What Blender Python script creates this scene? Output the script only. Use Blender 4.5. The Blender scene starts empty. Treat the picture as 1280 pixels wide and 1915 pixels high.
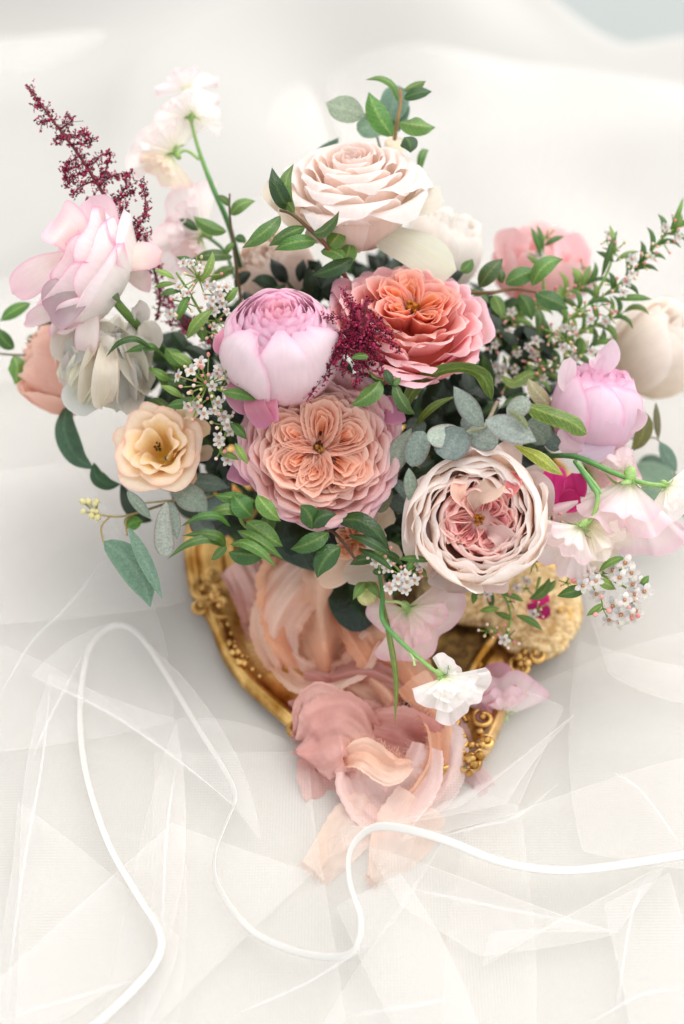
import bpy, math, random
import numpy as np
from mathutils import Vector
from mathutils.noise import noise as mnoise
R_ = math.radians
sc = bpy.context.scene
COL = sc.collection

# ---------------------------------------------------------------- camera, sky, sun, exposure
H = 0.68
PITCH = R_(50)
cam_d = bpy.data.cameras.new('camera'); cam = bpy.data.objects.new('camera', cam_d); COL.objects.link(cam)
cam.location = (0, 0, H); cam.rotation_euler = (R_(90) - PITCH, 0, 0)
cam_d.sensor_fit = 'VERTICAL'; cam_d.sensor_height = 36; cam_d.lens = 50
cam_d.clip_start = 0.02; cam_d.clip_end = 60
cam_d.dof.use_dof = True; cam_d.dof.focus_distance = 0.735; cam_d.dof.aperture_fstop = 2.5
cam_d.dof.aperture_blades = 9
sc.camera = cam
sc.view_settings.view_transform = 'Standard'; sc.view_settings.look = 'None'
sc.view_settings.exposure = 1.08; sc.view_settings.gamma = 1.0
world = bpy.data.worlds.new('World'); sc.world = world; world.use_nodes = True
wn = world.node_tree; wn.nodes.clear()
wo = wn.nodes.new('ShaderNodeOutputWorld'); wb = wn.nodes.new('ShaderNodeBackground')
sky = wn.nodes.new('ShaderNodeTexSky'); sky.sky_type = 'NISHITA'; sky.sun_disc = False
SUN_EL, SUN_AZ = R_(66), R_(42)          # azimuth from +Y towards +X
sky.sun_elevation = SUN_EL; sky.sun_rotation = SUN_AZ; sky.dust_density = 1.5; sky.air_density = 1.0; sky.ozone_density = 1.0
hs = wn.nodes.new('ShaderNodeHueSaturation'); hs.inputs['Saturation'].default_value = 0.15
wn.links.new(sky.outputs[0], hs.inputs['Color']); wn.links.new(hs.outputs[0], wb.inputs[0])
wb.inputs[1].default_value = 0.15
wn.links.new(wb.outputs[0], wo.inputs[0])
sun_d = bpy.data.lights.new('sun', 'SUN'); sun = bpy.data.objects.new('sun', sun_d); COL.objects.link(sun)
sun_d.energy = 0.6; sun_d.angle = R_(60); sun_d.color = (1.0, 0.965, 0.90)
sdir = Vector((math.sin(SUN_AZ) * math.cos(SUN_EL), math.cos(SUN_AZ) * math.cos(SUN_EL), math.sin(SUN_EL)))
sun.rotation_euler = sdir.to_track_quat('Z', 'Y').to_euler(); sun.location = sdir * 3
sc.cycles.max_bounces = 10; sc.cycles.diffuse_bounces = 5; sc.cycles.transparent_max_bounces = 24
sc.cycles.use_denoising = True

# ---------------------------------------------------------------- helpers: places, meshes, materials
CF = np.array([0, math.cos(PITCH), -math.sin(PITCH)]); CU = np.array([0, math.sin(PITCH), math.cos(PITCH)]); CR = np.array([1., 0, 0])
C0 = np.array([0, 0, H])
def P(x, y, d):                       # a point of the place, d metres deep
    return C0 + d * (CF + (x - 640) / 1915 * .72 * CR + (957.5 - y) / 1915 * .72 * CU)
def G(x, y, z=0.0):                   # a point at height z over the table
    v = (957.5 - y) / 1915 * .72
    return P(x, y, (H - z) / (math.sin(PITCH) - v * math.cos(PITCH)))
def VD(a, b, c): 
    w = a * CR + b * CU - c * CF
    return w / np.linalg.norm(w)
PX = .72 / 1915
def nrm(v): return v / (np.linalg.norm(v, axis=-1, keepdims=True) + 1e-12)
def crom(pts, t):                     # smooth curve through points
    p = np.asarray(pts, float); n = len(p)
    if n == 2: return p[0] + (p[1] - p[0]) * np.asarray(t)[..., None]
    t = np.clip(np.asarray(t, float), 0, 1) * (n - 1); i = np.minimum(t.astype(int), n - 2); f = (t - i)[..., None]
    g = lambda k: p[np.clip(k, 0, n - 1)]
    a = np.where((i == 0)[..., None], 2 * p[0] - p[1], g(i - 1)); d = np.where((i == n - 2)[..., None], 2 * p[-1] - p[-2], g(i + 2))
    b = g(i); c = g(i + 1)
    return .5 * ((2 * b) + (-a + c) * f + (2 * a - 5 * b + 4 * c - d) * f * f + (-a + 3 * b - 3 * c + d) * f ** 3)
def srgb(h):
    c = np.array([int(h[i:i + 2], 16) for i in (0, 2, 4)]) / 255.
    return np.where(c < .04045, c / 12.92, ((c + .055) / 1.055) ** 2.4)
def ss(a, b, x): t = np.clip((x - a) / (b - a), 0, 1); return t * t * (3 - 2 * t)
def frame(axis, roll=0.0):
    z = nrm(np.asarray(axis, float)); x = np.cross(CU, z); x = x / np.linalg.norm(x); y = np.cross(z, x)
    c, s = math.cos(roll), math.sin(roll)
    return np.stack([x * c + y * s, -x * s + y * c, z])        # rows: local axes
class MB:
    def __init__(s): s.v = []; s.f = []; s.c = []; s.uv = []; s.n = 0
    def grid(s, p, c, uv=None, closed=False):
        nu, nv = p.shape[:2]
        if uv is None:
            a, b = np.meshgrid(np.linspace(0, 1, nu), np.linspace(0, 1, nv), indexing='ij'); uv = np.stack([a, b], -1)
        c = np.broadcast_to(np.asarray(c, float), p.shape)
        s.v.append(p.reshape(-1, 3)); s.c.append(c.reshape(-1, 3)); s.uv.append(uv.reshape(-1, 2))
        i = np.arange(nu if closed else nu - 1)[:, None]; j = np.arange(nv - 1)[None]
        i2 = (i + 1) % nu
        q = np.stack([i * nv + j, i2 * nv + j, i2 * nv + j + 1, i * nv + j + 1], -1).reshape(-1, 4) + s.n
        s.f.append(q); s.n += nu * nv; return s
    def tube(s, pts, r, c, k=6, n=None, cap=False):
        pts = np.asarray(pts, float)
        n = n or max(3, len(pts) * 4); t = np.linspace(0, 1, n); p = crom(pts, t)
        r = np.interp(t, np.linspace(0, 1, len(np.atleast_1d(r))), np.atleast_1d(r))
        if cap: r = r.copy(); r[0] = r[-1] = 1e-6
        tan = nrm(np.gradient(p, axis=0)); ref = np.array([.31, .17, .93])
        a = nrm(np.cross(tan, ref)); b = np.cross(tan, a)
        th = np.linspace(0, 2 * math.pi, k, endpoint=False)
        g = p[None] + r[None, :, None] * (np.cos(th)[:, None, None] * a[None] + np.sin(th)[:, None, None] * b[None])
        c = np.asarray(c, float)
        if c.ndim == 2: c = np.broadcast_to(crom(c, t)[None], g.shape)
        return s.grid(g, c, closed=True)
    def blob(s, c0, r, c, axis=(0, 0, 1), k=8, m=6, amp=0, seed=0):
        r = np.broadcast_to(np.asarray(r, float), (3,)); F = frame(axis) if abs(np.dot(nrm(np.asarray(axis, float)), CU)) < .99 else np.eye(3)
        th = np.linspace(0, 2 * math.pi, k, endpoint=False); ph = np.linspace(1e-3, math.pi - 1e-3, m)
        T, Pp = np.meshgrid(th, ph, indexing='ij')
        d = np.stack([np.cos(T) * np.sin(Pp), np.sin(T) * np.sin(Pp), -np.cos(Pp)], -1)
        q = d * r
        if amp:
            nz = np.array([mnoise(Vector(x) * 2.3 + Vector((seed * 3.1, 0, 0))) for x in d.reshape(-1, 3)]).reshape(k, m, 1); q = q * (1 + amp * nz)
        c = np.asarray(c, float)
        if c.ndim == 2: c = np.broadcast_to(crom(c, np.linspace(0, 1, m))[None], q.shape)
        return s.grid(q @ F + np.asarray(c0), c, closed=True)
    def mesh(s, name, mat, origin=(0, 0, 0), smooth=True):
        v = np.concatenate(s.v) - np.asarray(origin); f = np.concatenate(s.f); c = np.concatenate(s.c); uv = np.concatenate(s.uv)
        m = bpy.data.meshes.new(name)
        m.vertices.add(len(v)); m.vertices.foreach_set('co', v.astype('f').ravel())
        m.loops.add(f.size); m.loops.foreach_set('vertex_index', f.astype('i').ravel())
        m.polygons.add(len(f)); m.polygons.foreach_set('loop_start', np.arange(0, f.size, 4, dtype='i'))
        m.polygons.foreach_set('use_smooth', np.full(len(f), smooth))
        m.update(calc_edges=True)
        a = m.color_attributes.new('col', 'FLOAT_COLOR', 'POINT')
        a.data.foreach_set('color', np.concatenate([np.clip(c, 0, 1), np.ones((len(c), 1))], 1).astype('f').ravel())
        u = m.uv_layers.new(name='uv'); u.data.foreach_set('uv', uv[f.ravel()].astype('f').ravel())
        m.materials.append(mat)
        return m
    def obj(s, name, mat, parent=None, smooth=True):
        o0 = np.array(parent['_o'][:]) if parent is not None else np.zeros(3)
        m = s.mesh(name, mat, o0, smooth); o = bpy.data.objects.new(name, m); COL.objects.link(o)
        o['_o'] = list(o0)
        if parent is not None: o.parent = parent
        return o
def thing(name, label, cat, loc, group=None):
    o = bpy.data.objects.new(name, None); COL.objects.link(o); o.location = loc; o.empty_display_size = .01
    o['label'] = label; o['category'] = cat; o['_o'] = [float(a) for a in loc]
    if group: o['group'] = group
    return o
def single(o, label, cat, group=None):
    o['label'] = label; o['category'] = cat
    if group: o['group'] = group
    return o

def newmat(name):
    m = bpy.data.materials.new(name); m.use_nodes = True; t = m.node_tree; t.nodes.clear()
    return m, t, lambda k, **kw: mk(t, k, **kw)
def mk(t, k, **kw):
    n = t.nodes.new('ShaderNode' + k)
    for a, b in kw.items():
        if a.startswith('i_'): n.inputs[a[2:].replace('_', ' ')].default_value = b
        else: setattr(n, a, b)
    return n
def soft(name, rough=.5, trans=.3, vein=0., veinscale=(40, 3), mottle=0., mscale=60, bump=.1, spec=.3, sheen=0., alpha=None, sat=1., tboost=1.08, feather=0.):
    """pigment attribute x veins x mottling, principled + translucent"""
    m, t, N = newmat(name); L = t.links.new
    at = N('Attribute', attribute_name='col'); out = N('OutputMaterial')
    tc = N('TexCoord'); geo = N('NewGeometry')
    mp = N('Mapping'); mp.inputs['Scale'].default_value = (veinscale[0], veinscale[1], 1); L(tc.outputs['UV'], mp.inputs[0])
    nz = N('TexNoise', i_Scale=1.0, i_Detail=3.0); L(mp.outputs[0], nz.inputs['Vector'])
    n2 = N('TexNoise', i_Scale=mscale, i_Detail=4.0); L(geo.outputs['Position'], n2.inputs['Vector'])
    r1 = N('MapRange'); r1.inputs[1].default_value = .35; r1.inputs[2].default_value = .65; r1.inputs[3].default_value = 1 - vein; r1.inputs[4].default_value = 1 + vein * .6; L(nz.outputs[0], r1.inputs[0])
    r2 = N('MapRange'); r2.inputs[1].default_value = .3; r2.inputs[2].default_value = .7; r2.inputs[3].default_value = 1 - mottle; r2.inputs[4].default_value = 1 + mottle; L(n2.outputs[0], r2.inputs[0])
    mu = N('Math', operation='MULTIPLY'); L(r1.outputs[0], mu.inputs[0]); L(r2.outputs[0], mu.inputs[1])
    if feather:
        sx = N('SeparateXYZ'); L(tc.outputs['UV'], sx.inputs[0])
        def ma(op, a, b_, c_=None):
            q = N('Math', operation=op)
            for i_, x_ in enumerate((a, b_, c_)):
                if x_ is None: continue
                if isinstance(x_, (int, float)): q.inputs[i_].default_value = x_
                else: L(x_, q.inputs[i_])
            return q.outputs[0]
        ux = ma('ABSOLUTE', ma('SUBTRACT', sx.outputs[0], .5), None); sn = ma('SINE', ma('ADD', ma('MULTIPLY', sx.outputs[1], 62.), ma('MULTIPLY', ux, -26.)), None)
        ln = ma('POWER', ma('MULTIPLY_ADD', sn, .5, .5), 6.); mid = ma('LESS_THAN', ux, .035); ft = ma('MULTIPLY_ADD', ma('MAXIMUM', ln, mid), feather, 1.)
        mu2 = N('Math', operation='MULTIPLY'); L(mu.outputs[0], mu2.inputs[0]); L(ft, mu2.inputs[1]); mu = mu2
    vm = N('VectorMath', operation='SCALE'); L(at.outputs['Color'], vm.inputs[0]); L(mu.outputs[0], vm.inputs['Scale'])
    bs = N('BsdfPrincipled'); bs.inputs['Roughness'].default_value = rough; bs.inputs['Specular IOR Level'].default_value = spec
    bs.inputs['Sheen Weight'].default_value = sheen
    L(vm.outputs[0], bs.inputs['Base Color'])
    bp = N('Bump'); bp.inputs['Strength'].default_value = bump; bp.inputs['Distance'].default_value = .001; L(mu.outputs[0], bp.inputs['Height']); L(bp.outputs[0], bs.inputs['Normal'])
    tr = N('BsdfTranslucent'); vs = N('VectorMath', operation='SCALE'); vs.inputs['Scale'].default_value = tboost; L(vm.outputs[0], vs.inputs[0]); L(vs.outputs[0], tr.inputs[0])
    mx = N('MixShader'); mx.inputs[0].default_value = trans; L(bs.outputs[0], mx.inputs[1]); L(tr.outputs[0], mx.inputs[2])
    last = mx
    if alpha is not None:
        tp = N('BsdfTransparent'); m2 = N('MixShader'); m2.inputs[0].default_value = alpha; L(tp.outputs[0], m2.inputs[1]); L(mx.outputs[0], m2.inputs[2]); last = m2
    L(last.outputs[0], out.inputs[0]); return m
M = {}
M['petal'] = soft('petal_tissue', .6, .43, .03, (22, 5), .035, 70, .15, .2)
M['leaf'] = soft('glossy_leaf', .28, .2, .16, (7, 22), .2, 90, .55, .55, feather=.22)
M['euc'] = soft('waxy_eucalyptus_leaf', .6, .15, .06, (6, 9), .22, 900, .3, .3)
M['stem'] = soft('green_stem', .5, .1, .15, (3, 12), .1, 300, .3, .4)
M['bloom'] = soft('tiny_blossom', .6, .3, .05, (8, 8), .15, 600, .1, .3)
M['silk'] = soft('raw_silk', .55, .45, .04, (12, 16), .03, 900, .2, .25, sheen=.3)
M['silk_sheer'] = soft('thin_silk', .5, .4, .05, (160, 5), .03, 60, .25, .2, sheen=.3, alpha=.7)
M['satin'] = soft('white_satin', .28, .25, .08, (90, 2), .0, 60, .15, .5, sheen=.3)
def gold(name, rough, scale, bump, lo, hi, met=1.):
    m, t, N = newmat(name); L = t.links.new
    out = N('OutputMaterial'); b = N('BsdfPrincipled'); b.inputs['Metallic'].default_value = met; geo = N('NewGeometry')
    n = N('TexNoise', i_Scale=scale, i_Detail=5.0); L(geo.outputs['Position'], n.inputs['Vector'])
    r = N('ValToRGB'); r.color_ramp.elements[0].position = .35; r.color_ramp.elements[1].position = .65
    r.color_ramp.elements[0].color = (*srgb(lo), 1); r.color_ramp.elements[1].color = (*srgb(hi), 1); L(n.outputs[0], r.inputs[0]); L(r.outputs[0], b.inputs['Base Color'])
    mr = N('MapRange'); mr.inputs[3].default_value = rough - .1; mr.inputs[4].default_value = rough + .15; L(n.outputs[0], mr.inputs[0]); L(mr.outputs[0], b.inputs['Roughness'])
    bp = N('Bump'); bp.inputs['Strength'].default_value = bump; bp.inputs['Distance'].default_value = .002; L(n.outputs[0], bp.inputs['Height']); L(bp.outputs[0], b.inputs['Normal'])
    L(b.outputs[0], out.inputs[0]); return m
M['gold'] = gold('antique_gold', .36, 60, .25, '9a6c2c', 'e8c07a')
M['gold_floor'] = gold('dark_brass', .5, 160, .9, '5a4020', '92733c', .7)
M['gold_grain'] = gold('grainy_gold', .55, 300, .3, 'b08a50', 'e8cfa0', .5)
def tulle(name, op, scale):
    m, t, N = newmat(name); L = t.links.new
    out = N('OutputMaterial'); d = N('BsdfDiffuse'); d.inputs[0].default_value = (.97, .95, .92, 1); tr = N('BsdfTranslucent'); tr.inputs[0].default_value = (.97, .95, .92, 1)
    mx = N('MixShader'); mx.inputs[0].default_value = .45; L(d.outputs[0], mx.inputs[1]); L(tr.outputs[0], mx.inputs[2])
    lw = N('LayerWeight'); lw.inputs['Blend'].default_value = .5
    pw = N('Math', operation='POWER'); pw.inputs[1].default_value = 2.6; L(lw.outputs['Facing'], pw.inputs[0])
    tc = N('NewGeometry'); vo = N('TexVoronoi'); vo.feature = 'DISTANCE_TO_EDGE'; vo.inputs['Scale'].default_value = scale; vo.inputs['Randomness'].default_value = .25; L(tc.outputs['Position'], vo.inputs['Vector'])
    r = N('MapRange'); r.inputs[1].default_value = .0; r.inputs[2].default_value = .35; r.inputs[3].default_value = op * 1.7; r.inputs[4].default_value = op * .6; L(vo.outputs['Distance'], r.inputs[0])
    a = N('Math', operation='MULTIPLY_ADD'); L(pw.outputs[0], a.inputs[0]); a.inputs[1].default_value = .7; L(r.outputs[0], a.inputs[2]); a.use_clamp = True
    tp = N('BsdfTransparent'); m2 = N('MixShader'); L(a.outputs[0], m2.inputs[0]); L(tp.outputs[0], m2.inputs[1]); L(mx.outputs[0], m2.inputs[2]); L(m2.outputs[0], out.inputs[0])
    return m
M['crease'] = soft('folded_net', .7, .45, 0, (3, 200), .0, 60, .0, .1, alpha=.15)
M['tulle'] = tulle('tulle_net', .072, 620)
def plain(name, c1, c2, rough, scale, bump=.1, dist=.001, weave=0):
    m, t, N = newmat(name); L = t.links.new
    out = N('OutputMaterial'); b = N('BsdfPrincipled'); b.inputs['Roughness'].default_value = rough; b.inputs['Specular IOR Level'].default_value = .2; geo = N('NewGeometry')
    n = N('TexNoise', i_Scale=scale, i_Detail=5.0); L(geo.outputs['Position'], n.inputs['Vector'])
    mx = N('Mix', data_type='RGBA'); mx.inputs[6].default_value = (*c1, 1); mx.inputs[7].default_value = (*c2, 1); L(n.outputs[0], mx.inputs[0]); L(mx.outputs[2], b.inputs['Base Color'])
    src = n
    if weave:
        w = N('TexNoise', i_Scale=weave, i_Detail=2.0); L(geo.outputs['Position'], w.inputs['Vector']); src = w
    bp = N('Bump'); bp.inputs['Strength'].default_value = bump; bp.inputs['Distance'].default_value = dist; L(src.outputs[0], bp.inputs['Height']); L(bp.outputs[0], b.inputs['Normal'])
    L(b.outputs[0], out.inputs[0]); return m
M['cloth'] = plain('ivory_linen', srgb('b7b4ad'), srgb('c3c0ba'), .9, 5, .25, .0006, 900)
M['floor'] = plain('grey_concrete', srgb('9fa39f'), srgb('adb1ad'), .8, 3)
M['wood'] = plain('pale_wood', srgb('a58d6f'), srgb('b59d7f'), .6, 12)

# ---------------------------------------------------------------- setting: floor, table, tablecloth
def setting():
    b = MB(); g = np.array([[[x, y, -.76] for y in (-6, 40)] for x in (-25, 25)], float); b.grid(g, (.5,) * 3)
    o = b.obj('floor', M['floor'], smooth=False); o['kind'] = 'structure'
    t = thing('table', 'plain wooden table under the ivory linen cloth', 'table', (0, .55, -.76))
    b = MB()
    def box(b, x0, x1, y0, y1, z0, z1):
        v = lambda x, y, z: [x, y, z]
        for q in ([v(x0, y0, z1), v(x1, y0, z1), v(x1, y1, z1), v(x0, y1, z1)], [v(x0, y0, z0), v(x0, y1, z0), v(x1, y1, z0), v(x1, y0, z0)],
                  [v(x0, y0, z0), v(x1, y0, z0), v(x1, y0, z1), v(x0, y0, z1)], [v(x1, y0, z0), v(x1, y1, z0), v(x1, y1, z1), v(x1, y0, z1)],
                  [v(x1, y1, z0), v(x0, y1, z0), v(x0, y1, z1), v(x1, y1, z1)], [v(x0, y1, z0), v(x0, y0, z0), v(x0, y0, z1), v(x0, y1, z1)]):
            b.grid(np.array([[q[0], q[3]], [q[1], q[2]]], float), (.4,) * 3)
    box(b, -.7, .66, -.1, 1.03, -.06, -.035); b.obj('table_top', M['wood'], t, smooth=False)
    for x in (-.6, .5):
        for y in (0, .9):
            b = MB(); box(b, x, x + .06, y, y + .06, -.759, -.0605); b.obj('leg', M['wood'], t, smooth=False)
setting()
TR = (0.01, .60)
def edge_y(x): return 1.085 + np.minimum(4 * np.clip(.25 - x, 0, None) ** 1.4, .4) + .012 * np.sin(x * 23)
def cloth_z(x, y):
    x, y = np.broadcast_arrays(np.asarray(x, float), np.asarray(y, float))
    far = ss(.62, 1.0, y)
    f1 = np.array([mnoise(Vector((a * 1.6 + b * .7, b * 3.6 - a * .8, 0.3))) for a, b in zip(x.ravel(), y.ravel())]).reshape(x.shape)
    f2 = np.array([mnoise(Vector((a * 6 - b * 2.5, b * 7 + a * 3, 4.3))) for a, b in zip(x.ravel(), y.ravel())]).reshape(x.shape)
    z = .058 * far * (1 - np.abs(f1) * 2.6) + f2 * (.0012 + .020 * far) - .003
    near = ss(.05, .22, np.hypot(x - TR[0], (y - TR[1]) * .8))
    z = z * (1 - .9 * ss(-.30, -.04, y - edge_y(x)) * (x > 0))
    return z * np.maximum(near, .0) - .004 * (1 - near)
def tablecloth():
    xs = np.linspace(-1.0, 1.0, 150); u = np.linspace(0, 1, 260)
    X = np.repeat(xs[:, None], 260, 1); ye = edge_y(X)
    S = -.25 + u[None] * (ye + .25 + .8)           # arc length: flat, then down over the edge
    rad = .05
    over = np.clip(S - ye, 0, None); a = np.clip(over / rad, 0, math.pi / 2); dn = np.clip(over - rad * math.pi / 2, 0, None)
    Y = np.minimum(S, ye) + rad * np.sin(a) + dn * .12
    Z = cloth_z(X, np.minimum(S, ye)) - rad * (1 - np.cos(a)) - dn * .95
    b = MB(); b.grid(np.stack([X, Y, Z], -1), (.8,) * 3)
    o = b.obj('tablecloth', M['cloth']); single(o, 'ivory linen cloth with soft wide folds spread under everything', 'tablecloth')
tablecloth()

# ---------------------------------------------------------------- flower pieces
def petal(F, O, R, prof, phi, dphi, cols, rng, nu=11, nv=10, tipk=.22, tipp=3., point=0., ruf=.02, spiral=.0, roll=0., wb=.3, wig=.02, sk=0., fr=.014):
    """one petal wrapped round the flower's axis. prof: (r,z) points base to tip."""
    s = np.linspace(-1, 1, nu)[:, None]; t = np.linspace(0, 1, nv)[None]
    L = 1 - tipk * np.abs(s) ** tipp + point * (1 - np.abs(s)) ** 2 - point
    L = L * (1 + .035 * np.sin(s * rng.uniform(3, 7) + rng.uniform(0, 6)) + fr * np.sin(s * rng.uniform(11, 17) + rng.uniform(0, 6)))
    te = t * L
    rz = crom(prof, te); r, z = rz[..., 0], rz[..., 1]
    w = wb + (1 - wb) * np.sin(np.clip(t / .62, 0, 1) * math.pi / 2)
    w = w * (1 - .10 * ss(.75, 1, t))
    k1, p1, k2, p2 = rng.uniform(2, 4), rng.uniform(0, 6), rng.uniform(5, 9), rng.uniform(0, 6)
    e = t ** 2
    r = r + ruf * e * (np.sin(s * k1 * 1.6 + p1) + .5 * np.sin(s * k2 + p2)) + spiral * s * t + roll * s * s * e
    z = z + ruf * .7 * e * np.sin(s * k2 * .8 + p1) - abs(roll) * .3 * s ** 4 * e + sk * s * e
    ang = phi + dphi * s * w + wig * e * np.sin(t * 5 + p2)
    loc = np.stack([r * np.cos(ang), r * np.sin(ang), z], -1) * R
    base, mid, tip, edge = cols
    T = (t * np.ones_like(s))[..., None]
    c = base + (mid - base) * ss(.05, .5, T); c = c + (tip - c) * ss(.45, .95, T)
    ed = np.maximum(ss(.86, 1, T), ss(.86, 1, np.abs(s * np.ones_like(t)))[..., None] * ss(.3, .7, T))
    c = c + (edge - c) * ed
    c = c * (1 + rng.uniform(-.04, .04))
    return loc @ F + O, c
def strip(F, O, R, plan, zt, zb, cols, rng, lean=.1, ruf=.02, pull=.5, nu=12, nv=6):
    """a folded inner petal: its crinkled edge follows a plan curve, its foot pulls in to the middle."""
    s = np.linspace(0, 1, nu); p = crom(plan, s); t = np.linspace(0, 1, nv)
    cen = p.mean(0)
    a, b = rng.uniform(6, 11), rng.uniform(0, 6)
    g = p[:, None] * (pull + (1 - pull) * t[None, :, None] ** .7) + (p - cen)[:, None] * lean * (t[None, :, None] ** 4) * 2
    z = zb + (zt - zb) * t[None] ** .8 + ruf * np.sin(s * a + b)[:, None] * t[None] ** 2 - .26 * ((s[:, None] - .5) * 2) ** 4 * t[None]
    g = g + ruf * .7 * (np.stack([np.sin(s * a * 1.7 + b), np.cos(s * a * 1.3)], -1))[:, None] * t[None, :, None] ** 2
    loc = np.concatenate([g, z[..., None]], -1) * R
    T = (t[None] * np.ones((nu, 1)))[..., None]
    base, mid, tip, edge = cols
    c = base + (mid - base) * ss(.1, .6, T); c = c + (tip - c) * ss(.55, .9, T); c = c + (edge - c) * ss(.88, 1, T)
    return loc @ F + O, c * (1 + rng.uniform(-.05, .05))
def cl(*h): return [srgb(x) * .97 for x in h]
def mixc(A, B, k): return [a + (b - a) * k for a, b in zip(A, B)]
class Flower:
    def __init__(s, name, label, cat, px, py, d, rpx, axis, roll=0., seed=0, group=None, F=None):
        s.O = P(px, py, d); s.R = rpx * PX * d; s.F = frame(VD(*axis), roll) if F is None else F
        s.rng = random.Random(seed); s.T = thing(name, label, cat, s.O, group); s.mat = M['petal']
    def row(s, n, prof, dphi, cols, ph0=0., jit=.15, zj=.03, name='petal', only=None, **kw):
        for k in range(n):
            a = ph0 + k * 2 * math.pi / n + s.rng.uniform(-jit, jit)
            if only and not only(a % (2 * math.pi)): continue
            pj = np.asarray(prof, float).copy(); f = np.linspace(0, 1, len(pj))
            pj[:, 1] += s.rng.uniform(-zj, zj) * f; pj[:, 0] *= 1 + s.rng.uniform(-zj, zj) * f
            p, c = petal(s.F, s.O, s.R, pj, a, dphi * s.rng.uniform(.78, 1.22), cols, s.rng, **kw)
            MB().grid(p, c).obj(name, s.mat, s.T)
    def strip(s, *a, name='inner_petal', **kw):
        p, c = strip(s.F, s.O, s.R, *a, s.rng, **kw); MB().grid(p, c).obj(name, s.mat, s.T)
    def core(s, r, z, col, name='flower_core'):
        b = MB(); b.blob(s.O + (np.array([0, 0, z]) * s.R) @ s.F, np.array(r) * s.R, col, axis=s.F[2], k=14, m=9); return b.obj(name, s.mat, s.T)

def quartered(f, K, rho, size, nst, cols, z0, depth, ph=0., zc=.0, zig=.02, jr=.04):
    """the crinkled quartered heart of an old garden rose"""
    for k in range(K):
        al = ph + k * 2 * math.pi / K + f.rng.uniform(-.22, .22); rh = rho * f.rng.uniform(.85, 1.12); ls = f.rng.uniform(.82, 1.15); sq = f.rng.uniform(.75, 1.05); tw = f.rng.uniform(-.35, .35); o0 = 0
        c = np.array([math.cos(al), math.sin(al)]) * rh; o = c / np.linalg.norm(c); o = np.array([o[0] * math.cos(tw) - o[1] * math.sin(tw), o[0] * math.sin(tw) + o[1] * math.cos(tw)]); l = np.array([-o[1], o[0]])
        for j in range(nst):
            sz = size * ls * (1 - j / nst) ** .9 * f.rng.uniform(.9, 1.1) + .012
            be = np.linspace(-2.35, 2.35, 9); off = f.rng.uniform(-.2, .2)
            ra = sz * (1 + .13 * np.sin(be * f.rng.uniform(2, 5) + f.rng.uniform(0, 6)))
            pl = c[None] + ra[:, None] * (np.cos(be + off)[:, None] * o * 1.05 + np.sin(be)[:, None] * l * sq)
            # ends run in towards the heart
            e = ss(1.3, 2.35, np.abs(be))[:, None]; pl = pl * (1 - e * .45)
            zt = z0 + zc * (sz / size) + f.rng.uniform(-.03, .03)
            f.strip(pl, zt, z0 - depth * (.35 + .65 * sz / size), mixc(cols[0], cols[1], sz / size), lean=f.rng.uniform(.05, .22), ruf=zig, pull=.62)

def stamens(f, n, r, z, col, tipcol, name='stamens'):
    b = MB()
    for i in range(n):
        a = f.rng.uniform(0, 6.3); q = r * f.rng.uniform(.2, 1)
        p0 = np.array([0, 0, z - .25]); p1 = np.array([q * math.cos(a), q * math.sin(a), z + f.rng.uniform(-.05, .08)])
        b.tube([(p0 * f.R) @ f.F + f.O, (p1 * f.R) @ f.F + f.O], .012 * f.R, col, k=4, n=3)
        b.blob((p1 * f.R) @ f.F + f.O, .028 * f.R, tipcol, k=5, m=4)
    return b.obj(name, M['bloom'], f.T)

# ---------------------------------------------------------------- leaves and loose petals
def blade(pts, width, nhint, cols, shape='leaf', nu=9, nv=16, fold=.15, cup=0., ruf=0., seed=0, twist=0.):
    """a leaf or petal along a spine; nhint = way its face looks"""
    rng = random.Random(seed); t = np.linspace(0, 1, nv); p = crom(pts, t); tan = nrm(np.gradient(p, axis=0))
    n0 = np.asarray(nhint, float); lat = nrm(np.cross(tan, n0)); nn = np.cross(lat, tan)
    if twist:
        a = (t * twist)[:, None]; lat, nn = lat * np.cos(a) + nn * np.sin(a), nn * np.cos(a) - lat * np.sin(a)
    if shape == 'leaf': w = np.sin(math.pi * t ** rng.uniform(.72, .9)) ** .8 * (1 - .3 * ss(.72, 1, t))
    elif shape == 'lance': w = np.sin(math.pi * t ** .9) ** .9
    elif shape == 'round': w = np.sqrt(np.clip(1 - (2 * t - 1) ** 2, 0, 1)) ** .9
    elif shape == 'obov': w = np.sqrt(np.clip(t * 1.0, 0, 1)) ** 1.1 * np.sqrt(np.clip(1 - t ** 5, 0, 1))
    elif shape == 'strap': w = np.clip(t * 6, .3, 1) ** .5 * np.clip((1 - t) * 5, 0, 1) ** .5
    elif shape == 'grass': w = (1 - t) ** .5
    w = w * width / 2; s = np.linspace(-1, 1, nu)[:, None]
    k, ph = rng.uniform(6, 10), rng.uniform(0, 6)
    h = fold * np.abs(s) * w[None] + cup * s * s * w[None] + ruf * width * np.abs(s) ** 2 * np.sin(t[None] * k + ph + s)
    g = p[None] + s[..., None] * (w * (1 + 0 * t))[None, :, None] * lat[None] + h[..., None] * nn[None]
    S = np.abs(s) * np.ones((1, nv)); T = t[None] * np.ones((nu, 1))
    c0, c1, c2 = cols[:3]      # body, midrib, rim
    c = c0[None, None] * np.ones((nu, nv, 1)); c = c + (c1 - c) * (1 - ss(.0, .2, S))[..., None] * .55
    c = c + (c2 - c) * (ss(.8, 1, S))[..., None] * .7
    if len(cols) > 3: c = c + (cols[3] - c) * ss(.55, 1, T)[..., None] * .8
    return g, c * rng.uniform(.6, 1.05) * np.array([rng.uniform(.93, 1.1), 1, rng.uniform(.9, 1.05)])
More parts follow.
